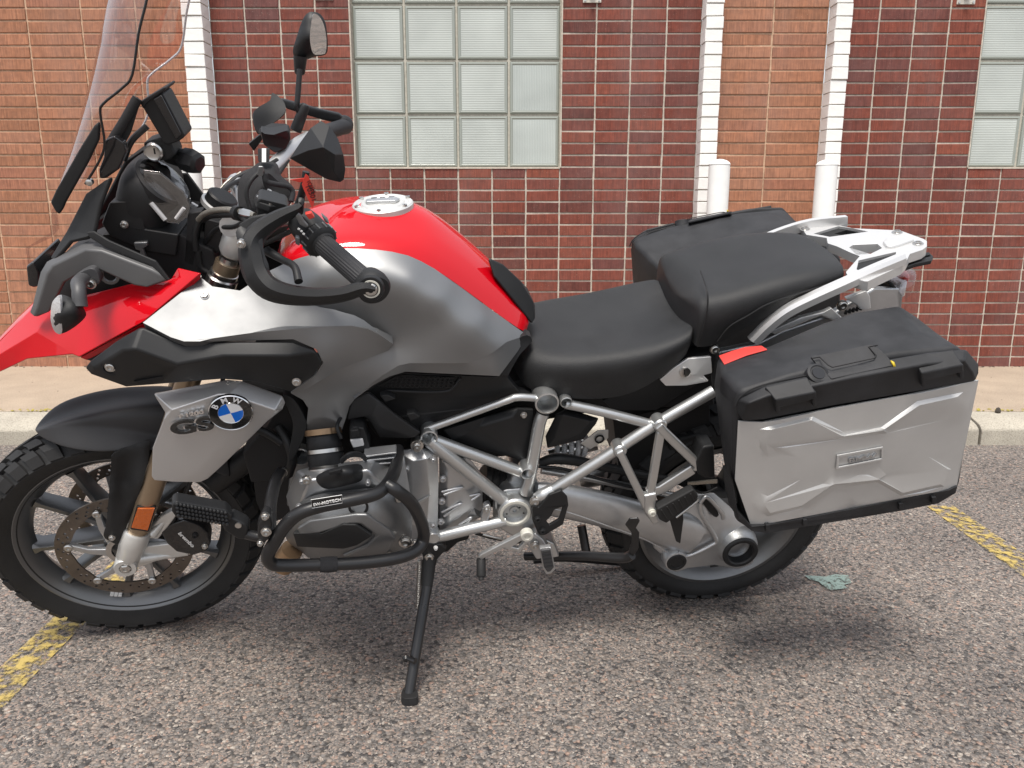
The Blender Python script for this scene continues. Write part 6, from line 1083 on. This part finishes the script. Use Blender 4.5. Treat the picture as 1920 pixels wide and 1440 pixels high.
# extra cables, hoses and fasteners
for (pts, r) in (([S(470, 408, .20), S(440, 425, .16), S(405, 430, .10), B(380, 470, .08), B(372, 540, .06)], .0045), ([S(520, 300, -.18), S(470, 330, -.12), S(425, 352, -.06), B(385, 400, .02), B(375, 470, .04)], .005), ([S(552, 430, .25), S(500, 455, .16), S(460, 470, .12), B(440, 520, .08)], .005), ([S(540, 300, -.2), S(500, 360, -.1), S(470, 400, -.02), B(440, 470, .04)], .0045),
                 ([B(520, 800, .17), B(540, 830, .19), B(548, 860, .2), B(540, 890, .19)], .011), ([B(470, 800, .19), B(500, 812, .19), B(528, 830, .19)], .009), ([B(694, 842, .22), B(720, 850, .21), B(748, 846, .19)], .004), ([B(640, 822, .24), B(632, 800, .23), B(640, 780, .20)], .004), ([B(892, 1000, .16), B(930, 1010, .15), B(985, 1018, .14)], .004), ([B(1010, 875, .12), B(1060, 880, .12), B(1150, 905, .12), B(1240, 925, .11)], .004)):
    tube('cable', pts, r, 'blk', n=8)
for (px, py, Y, r) in ((575, 900, .30, .008), (566, 902, .30, .005), (690, 905, .315, .005), (748, 935, .325, .006), (560, 950, .325, .005), (730, 1040, .335, .006), (832, 862, .17, .005), (868, 862, .165, .005), (895, 900, .155, .005), (898, 965, .155, .005), (812, 862, .205, .005), (812, 985, .205, .005)): bolt(px, py, Y, r, 'steel' if r > .0055 else 'cast')
lathe('hose_clamp', [(.0375, .022), (.0375, .030)], B(612, 868, .235), 'steel', bike, nrm(B(606, 810, .20) - B(612, 868, .235)), n=30)
# ------------------------------------------------------------------ side cases
def side_case(label, sgn):
    root = empty('side_case'); root.matrix_world = BMAT; tag(root, label, 'side case', 'hard side cases on the motorcycle')
    P = lambda *p: B(*p) * np.array([1, sgn, 1]) - (np.array([.02, 0, 0]) if sgn < 0 else 0)
    def fa(name, pts, faces, m, par=root, th=.006, bevel=.006, seg=3):
        v = [P(*p) for p in pts]; f = orient(v, faces, (0, sgn, .3)); return mesh(name, v, f, m, par, solid=th, bevel=bevel, seg=seg)
    def pl(name, pts, m, par, th=.006, holes=(), bevel=.0015, sm=0):
        o = [P(*p) for p in pts]; hs = [[P(*p) for p in h] for h in holes]
        if sm: o = cr(o, sm, True)
        return mesh(name, *plate_vf(o, hs, np.array([0, -th * sgn, 0])), m, par, bevel=bevel, fix=True)
    # shell: rings at successive lateral offsets (inner edge, step, outer lip of the black frame)
    T0 = [(1346, 668), (1440, 648), (1540, 604), (1600, 583), (1686, 570), (1712, 590), (1770, 640), (1748, 905), (1740, 925), (1400, 985), (1378, 975), (1356, 860), (1338, 720)]
    T1 = [(1352, 700), (1480, 672), (1600, 640), (1660, 632), (1716, 622), (1760, 628), (1808, 660), (1780, 908), (1768, 928), (1408, 990), (1386, 980), (1362, 860), (1350, 735)]
    T2 = [(1392, 735), (1480, 705), (1600, 678), (1680, 664), (1740, 658), (1800, 650), (1836, 690), (1800, 910), (1786, 928), (1420, 996), (1396, 985), (1374, 890), (1376, 760)]
    V = []; n = len(T0)
    for T_, Y in ((T0, .245), (T1, .36), (T2, .425)): V += [P(*p, Y) for p in T_]
    f = [(i * n + k, i * n + (k + 1) % n, i * n + n + (k + 1) % n, i * n + n + k) for i in range(2) for k in range(n)] + [tuple(range(n)), tuple(range(2 * n, 3 * n))]
    sh = mesh('case_shell', V, f, 'case', root, bevel=.012, seg=4, fix=True)
    # lid: rounded upper black band and silver outer panel
    Lb = [(1384, 748, .428), (1440, 720, .430), (1600, 684, .434), (1740, 660, .436), (1812, 654, .434), (1836, 682, .430), (1837, 700, .436), (1828, 716, .440), (1700, 738, .447), (1560, 762, .447), (1430, 788, .445), (1392, 790, .440), (1380, 772, .432),
          (1404, 756, .452), (1440, 742, .458), (1600, 708, .462), (1740, 682, .462), (1808, 676, .458), (1824, 700, .452)]
    fb = [(0, 1, 14, 13), (1, 2, 15, 14), (2, 3, 16, 15), (3, 4, 17, 16), (4, 5, 18, 17), (5, 6, 7, 18), (7, 8, 16, 17, 18), (8, 9, 15, 16), (9, 10, 14, 15), (10, 11, 13, 14), (11, 12, 0, 13)]
    lid = fa('case_lid', Lb, fb, 'case', th=.02, bevel=.014, seg=5)
    # silver panel with pressed X relief
    q = [(1384, 790, .432), (1430, 792, .444), (1560, 766, .448), (1700, 741, .448), (1820, 716, .442), (1835, 713, .436), (1794, 912, .436), (1780, 918, .442), (1600, 952, .446), (1430, 984, .444), (1408, 986, .438), (1378, 900, .432),  # 0-11 border
         (1440, 800, .446), (1524, 781, .447), (1585, 812, .448), (1652, 801, .448), (1720, 752, .448), (1806, 735, .445),   # 12-17 upper relief outline (outer)
         (1446, 806, .4525), (1522, 788, .4535), (1584, 818, .4535), (1656, 807, .4535), (1724, 760, .4535), (1796, 744, .452),  # 18-23 raised edge
         (1436, 832, .4525), (1578, 817, .4535), (1660, 804, .4535), (1800, 768, .452),                                # 24-27
         (1450, 840, .4465), (1575, 824, .448), (1664, 812, .448), (1785, 784, .446), (1500, 860, .447), (1735, 820, .447),   # 28-33
         (1500, 900, .447), (1740, 856, .447), (1440, 930, .446), (1784, 880, .446), (1432, 944, .4515), (1560, 910, .4525), (1650, 900, .4525), (1778, 880, .4515),  # 34-41
         (1440, 968, .446), (1510, 952, .4475), (1570, 914, .4475), (1645, 904, .4475), (1690, 930, .4475), (1770, 912, .446), (1444, 962, .452), (1504, 948, .4525), (1566, 908, .4525), (1648, 898, .4525), (1694, 924, .4525), (1764, 908, .4515)]  # 42-53
    xy = [Vector((p[0], p[1])) for p in q]; ed = [(i, (i + 1) % 12) for i in range(12)]
    for ch in ((12, 13, 14, 15, 16, 17), (18, 19, 20, 21, 22, 23), (24, 25, 26, 27), (28, 29, 30, 31), (24, 32), (27, 33), (34, 36), (35, 37), (38, 39, 40, 41), (42, 43, 44, 45, 46, 47), (48, 49, 50, 51, 52, 53)): ed += list(zip(ch[:-1], ch[1:]))
    g = tps(list(q[:12]) + [(1600, 850, .4535), (1500, 860, .452), (1700, 835, .452)]); up = set(range(18, 28)) | set(range(38, 42)) | set(range(48, 54))
    q = [p if i < 12 else (p[0], p[1], g(p[0], p[1]) + (.006 if i in up else 0)) for i, p in enumerate(q)]
    poly = [np.array(p[:2]) for p in q[:12]]; rel = [np.array(p[:2]) for p in q[12:]]
    RZ = [[12, 13, 14, 15, 16, 17, 31, 30, 29, 28], [36, 34, 39, 40, 35, 37, 47, 46, 45, 44, 43, 42]]
    def inpoly(P_, x, y): return sum(((P_[i][1] > y) != (P_[i - 1][1] > y)) and x < (P_[i - 1][0] - P_[i][0]) * (y - P_[i][1]) / (P_[i - 1][1] - P_[i][1]) + P_[i][0] for i in range(len(P_))) % 2 == 1
    for gx in range(1390, 1840, 17):
        for gy in range(720, 985, 17):
            if not inpoly(poly, gx, gy) or any(inpoly([rel[k - 12] for k in z], gx, gy) for z in RZ): continue
            if min(np.hypot(*(r - (gx, gy))) for r in rel) < 12 or min(np.hypot(*(r - (gx, gy))) for r in poly) < 14: continue
            q.append((gx, gy, g(gx, gy)))
    xy = [Vector((p[0], p[1])) for p in q]
    vs, es, fs, ov, *_ = geometry.delaunay_2d_cdt(xy, ed, [], 1, 1e-4)
    vv = []
    for k, p in enumerate(vs):
        src = ov[k]; Y = q[src[0]][2] if len(src) and src[0] < len(q) else g(p.x, p.y)
        vv.append(P(p.x, p.y, Y))
    sp_ = mesh('case_panel', vv, orient(vv, [tuple(x) for x in fs], (0, sgn, .3)), 'caseal', root, solid=.004, bevel=.0012, seg=2); sp_['label'] = 'silver pressed outer panel'
    pl('badge_recess', [(1570, 854, .4575), (1656, 838, .4575), (1657, 863, .4575), (1568, 881, .4575)], 'caseal', sp_, .003, [[(1574, 858, .4575), (1653, 843, .4575), (1653, 860, .4575), (1573, 876, .4575)]], bevel=.0008)
    if sgn > 0: text('BMW', (1590, 867), (1641, 858), .0145, 'cast', sp_, Y=.4552, ext=.002, bold=.0003)
    # bottom black edge
    pl('case_base', [(1374, 900, .436), (1380, 955, .440), (1410, 988, .4475), (1432, 986, .4500), (1600, 954, .4500), (1780, 919, .4475), (1796, 911, .440), (1792, 925, .442), (1760, 944, .446), (1690, 958, .448), (1440, 1000, .449), (1410, 996, .447), (1386, 978, .443)], 'case', root, .06, bevel=.003)
    for (px, py) in ((1440, 990), (1510, 980), (1690, 950), (1752, 938)): pl('base_lug', [(px - 4, py - 5, .4535), (px + 4, py - 6, .4535), (px + 4, py + 6, .4525), (px - 4, py + 7, .4525)], 'case', root, .01)
    # lid fittings: hinges, handle, lock, red reflector
    for (a, b, c, d, e, g2, h) in (((1434, 725), (1514, 706), (1530, 735), (1454, 750), (1456, 766), (1532, 748), 0), ((1710, 668), (1788, 655), (1806, 684), (1728, 700), (1730, 716), (1808, 698), 1)):
        ht = fa('hinge', [(*a, .440), (*b, .441), (*c, .470), (*d, .470), (*e, .468), (*g2, .468)], [(0, 1, 2, 3), (3, 2, 5, 4)], 'case', lid, th=.02, bevel=.003)
        for (x0, y0) in (d, (c[0] - 8, c[1])): fa('hinge_leg', [(x0, y0 + 2, .4695), (x0 + 9, y0, .4695), (x0 + 9, y0 + 26, .463), (x0 + 3, y0 + 28, .463)], [(0, 1, 2, 3)], 'case', lid, th=.012, bevel=.002)
    pl('handle_base', [(1494, 676, .425), (1650, 645, .425), (1662, 652, .425), (1700, 690, .452), (1690, 702, .455), (1540, 730, .455), (1526, 722, .45), (1492, 682, .425)], 'case', root, .05, bevel=.004) if False else fa('handle_base', [(1494, 678, .372), (1644, 646, .375), (1660, 652, .380), (1700, 690, .445), (1690, 702, .456), (1535, 734, .456), (1520, 720, .438), (1496, 686, .380)], [(0, 1, 2, 3, 4, 5, 6, 7)], 'case', root, th=.02, bevel=.004)
    hd = fa('handle', [(1519, 672, .395), (1634, 648, .397), (1650, 660, .410), (1678, 688, .452), (1558, 714, .454), (1534, 690, .414)], [(0, 1, 2, 3, 4, 5)], 'case', root, th=-.006, bevel=.002)
    o_ = [P(*p) for p in ((1523, 673, .4055), (1536, 671, .4055), (1552, 686, .429), (1560, 690, .434), (1638, 673, .433), (1642, 668, .427), (1628, 652, .4035), (1644, 649, .4035))]; tube('handle_groove', [p + np.array([0, .001 * sgn, .0022]) for p in o_], .0013, 'dark', hd, sm=0, n=6)
    fa('latch_mark', [(1672, 676, .450), (1677, 679, .452), (1681, 690, .456), (1677, 691, .456), (1674, 682, .454)], [(0, 1, 2, 3, 4)], 'yellowp', hd, th=.004, bevel=0)
    nl = nrm(np.array([0, .5 * sgn, .85])); lathe('case_lock', [(.022, -.02), (.021, .004), (.0165, .006), (.015, .004), (.001, .004)], P(1533, 702, .436), 'case', root, nl, n=26)
    lathe('lock_face', [(.0125, .0042), (.012, .0055), (.001, .0055)], P(1533, 702, .436), 'blkg', root, nl, n=22)
    if sgn > 0: fa('reflector', [(1348, 669, .262), (1372, 660, .258), (1398, 652, .256), (1428, 650, .258), (1439, 657, .280), (1400, 668, .290), (1358, 685, .312)], [(0, 1, 5, 6), (1, 2, 3, 4, 5)], 'red_reflector', root, th=-.003, bevel=.0015)
    tube('lid_groove', [P(*p) for p in ((1378, 762, .431), (1390, 742, .429), (1430, 722, .431), (1520, 702, .434))], .0014, 'dark', sh, n=6)
    return root
side_case('large left side case with silver panel and black lid, nearest the camera', 1)
side_case('far right side case, only its black top showing behind the passenger seat', -1)
# ------------------------------------------------------------------ things hung on the bars
pc = empty('handlebar_pouch'); pc.matrix_world = BMAT; tag(pc, 'small open black zipped pouch strapped to the handlebar', 'pouch')
panel('pouch_body', [(446, 352), (452, 332), (468, 318), (486, 304), (500, 302), (518, 306), (524, 318), (528, 330), (548, 348), (553, 366), (540, 388), (522, 398), (480, 402), (452, 398), (446, 376)], [(446, 352, .06), (500, 302, .03), (548, 350, .05), (540, 388, .10), (480, 402, .12), (490, 350, .10), (520, 355, .09)], 'fabric', pc, fr=S, th=.05, step=8, sm=3, rim=.02)
panel('pouch_opening', [(494, 328), (506, 326), (522, 340), (546, 350), (550, 366), (540, 378), (520, 372), (500, 354)], [(494, 328, .108), (548, 352, .088), (520, 372, .112), (510, 345, .10)], 'dark', pc, fr=S, th=.004, step=7, sm=3)
tube('zip', [S(468, 390, .128), S(462, 362, .122), S(470, 340, .115), S(486, 324, .105), S(496, 322, .105)], .004, 'blkm', pc); tube('pouch_rim', [S(497, 326, .115), S(500, 340, .118), S(515, 345, .115), S(540, 350, .105), S(549, 360, .105), S(546, 378, .118)], .005, 'fabric', pc); plate('zip_pull', [(484, 312, .12), (494, 312, .12), (494, 330, .12), (482, 330, .12)], 'engine', pc, .004, fr=S)
plate('strap', [(483, 280, .03), (506, 279, .03), (505, 304, .05), (484, 304, .05)], 'fabric', pc, .008, fr=S); plate('strap_stripe', [(491, 279, .034), (499, 279, .034), (499, 304, .054), (491, 304, .054)], 'clip', pc, .003, fr=S, bevel=0)
rt = empty('key_tag'); rt.matrix_world = BMAT; tag(rt, 'bright red folded card tag with dark print hanging below the left mirror', 'tag')
plate('card', [(573, 326, .385), (578, 330, .385), (591, 360, .385), (590, 374, .385), (587, 391, .385), (584, 388, .385), (568, 352, .385), (566, 346, .385)], 'tag', rt, .0015, fr=S, bevel=0); plate('card_fold', [(544, 337, .38), (570, 334, .383), (572, 340, .383), (562, 342, .381)], 'tag', rt, .0015, fr=S, bevel=0)
for (s, a, b, h) in (('VOSEMS', (574, 340), (586, 364), .010), ('10501', (572, 348), (584, 374), .012)): text(s, a, b, h, 'blackprint', rt, Y=.3857, fr=S, ext=.0002)
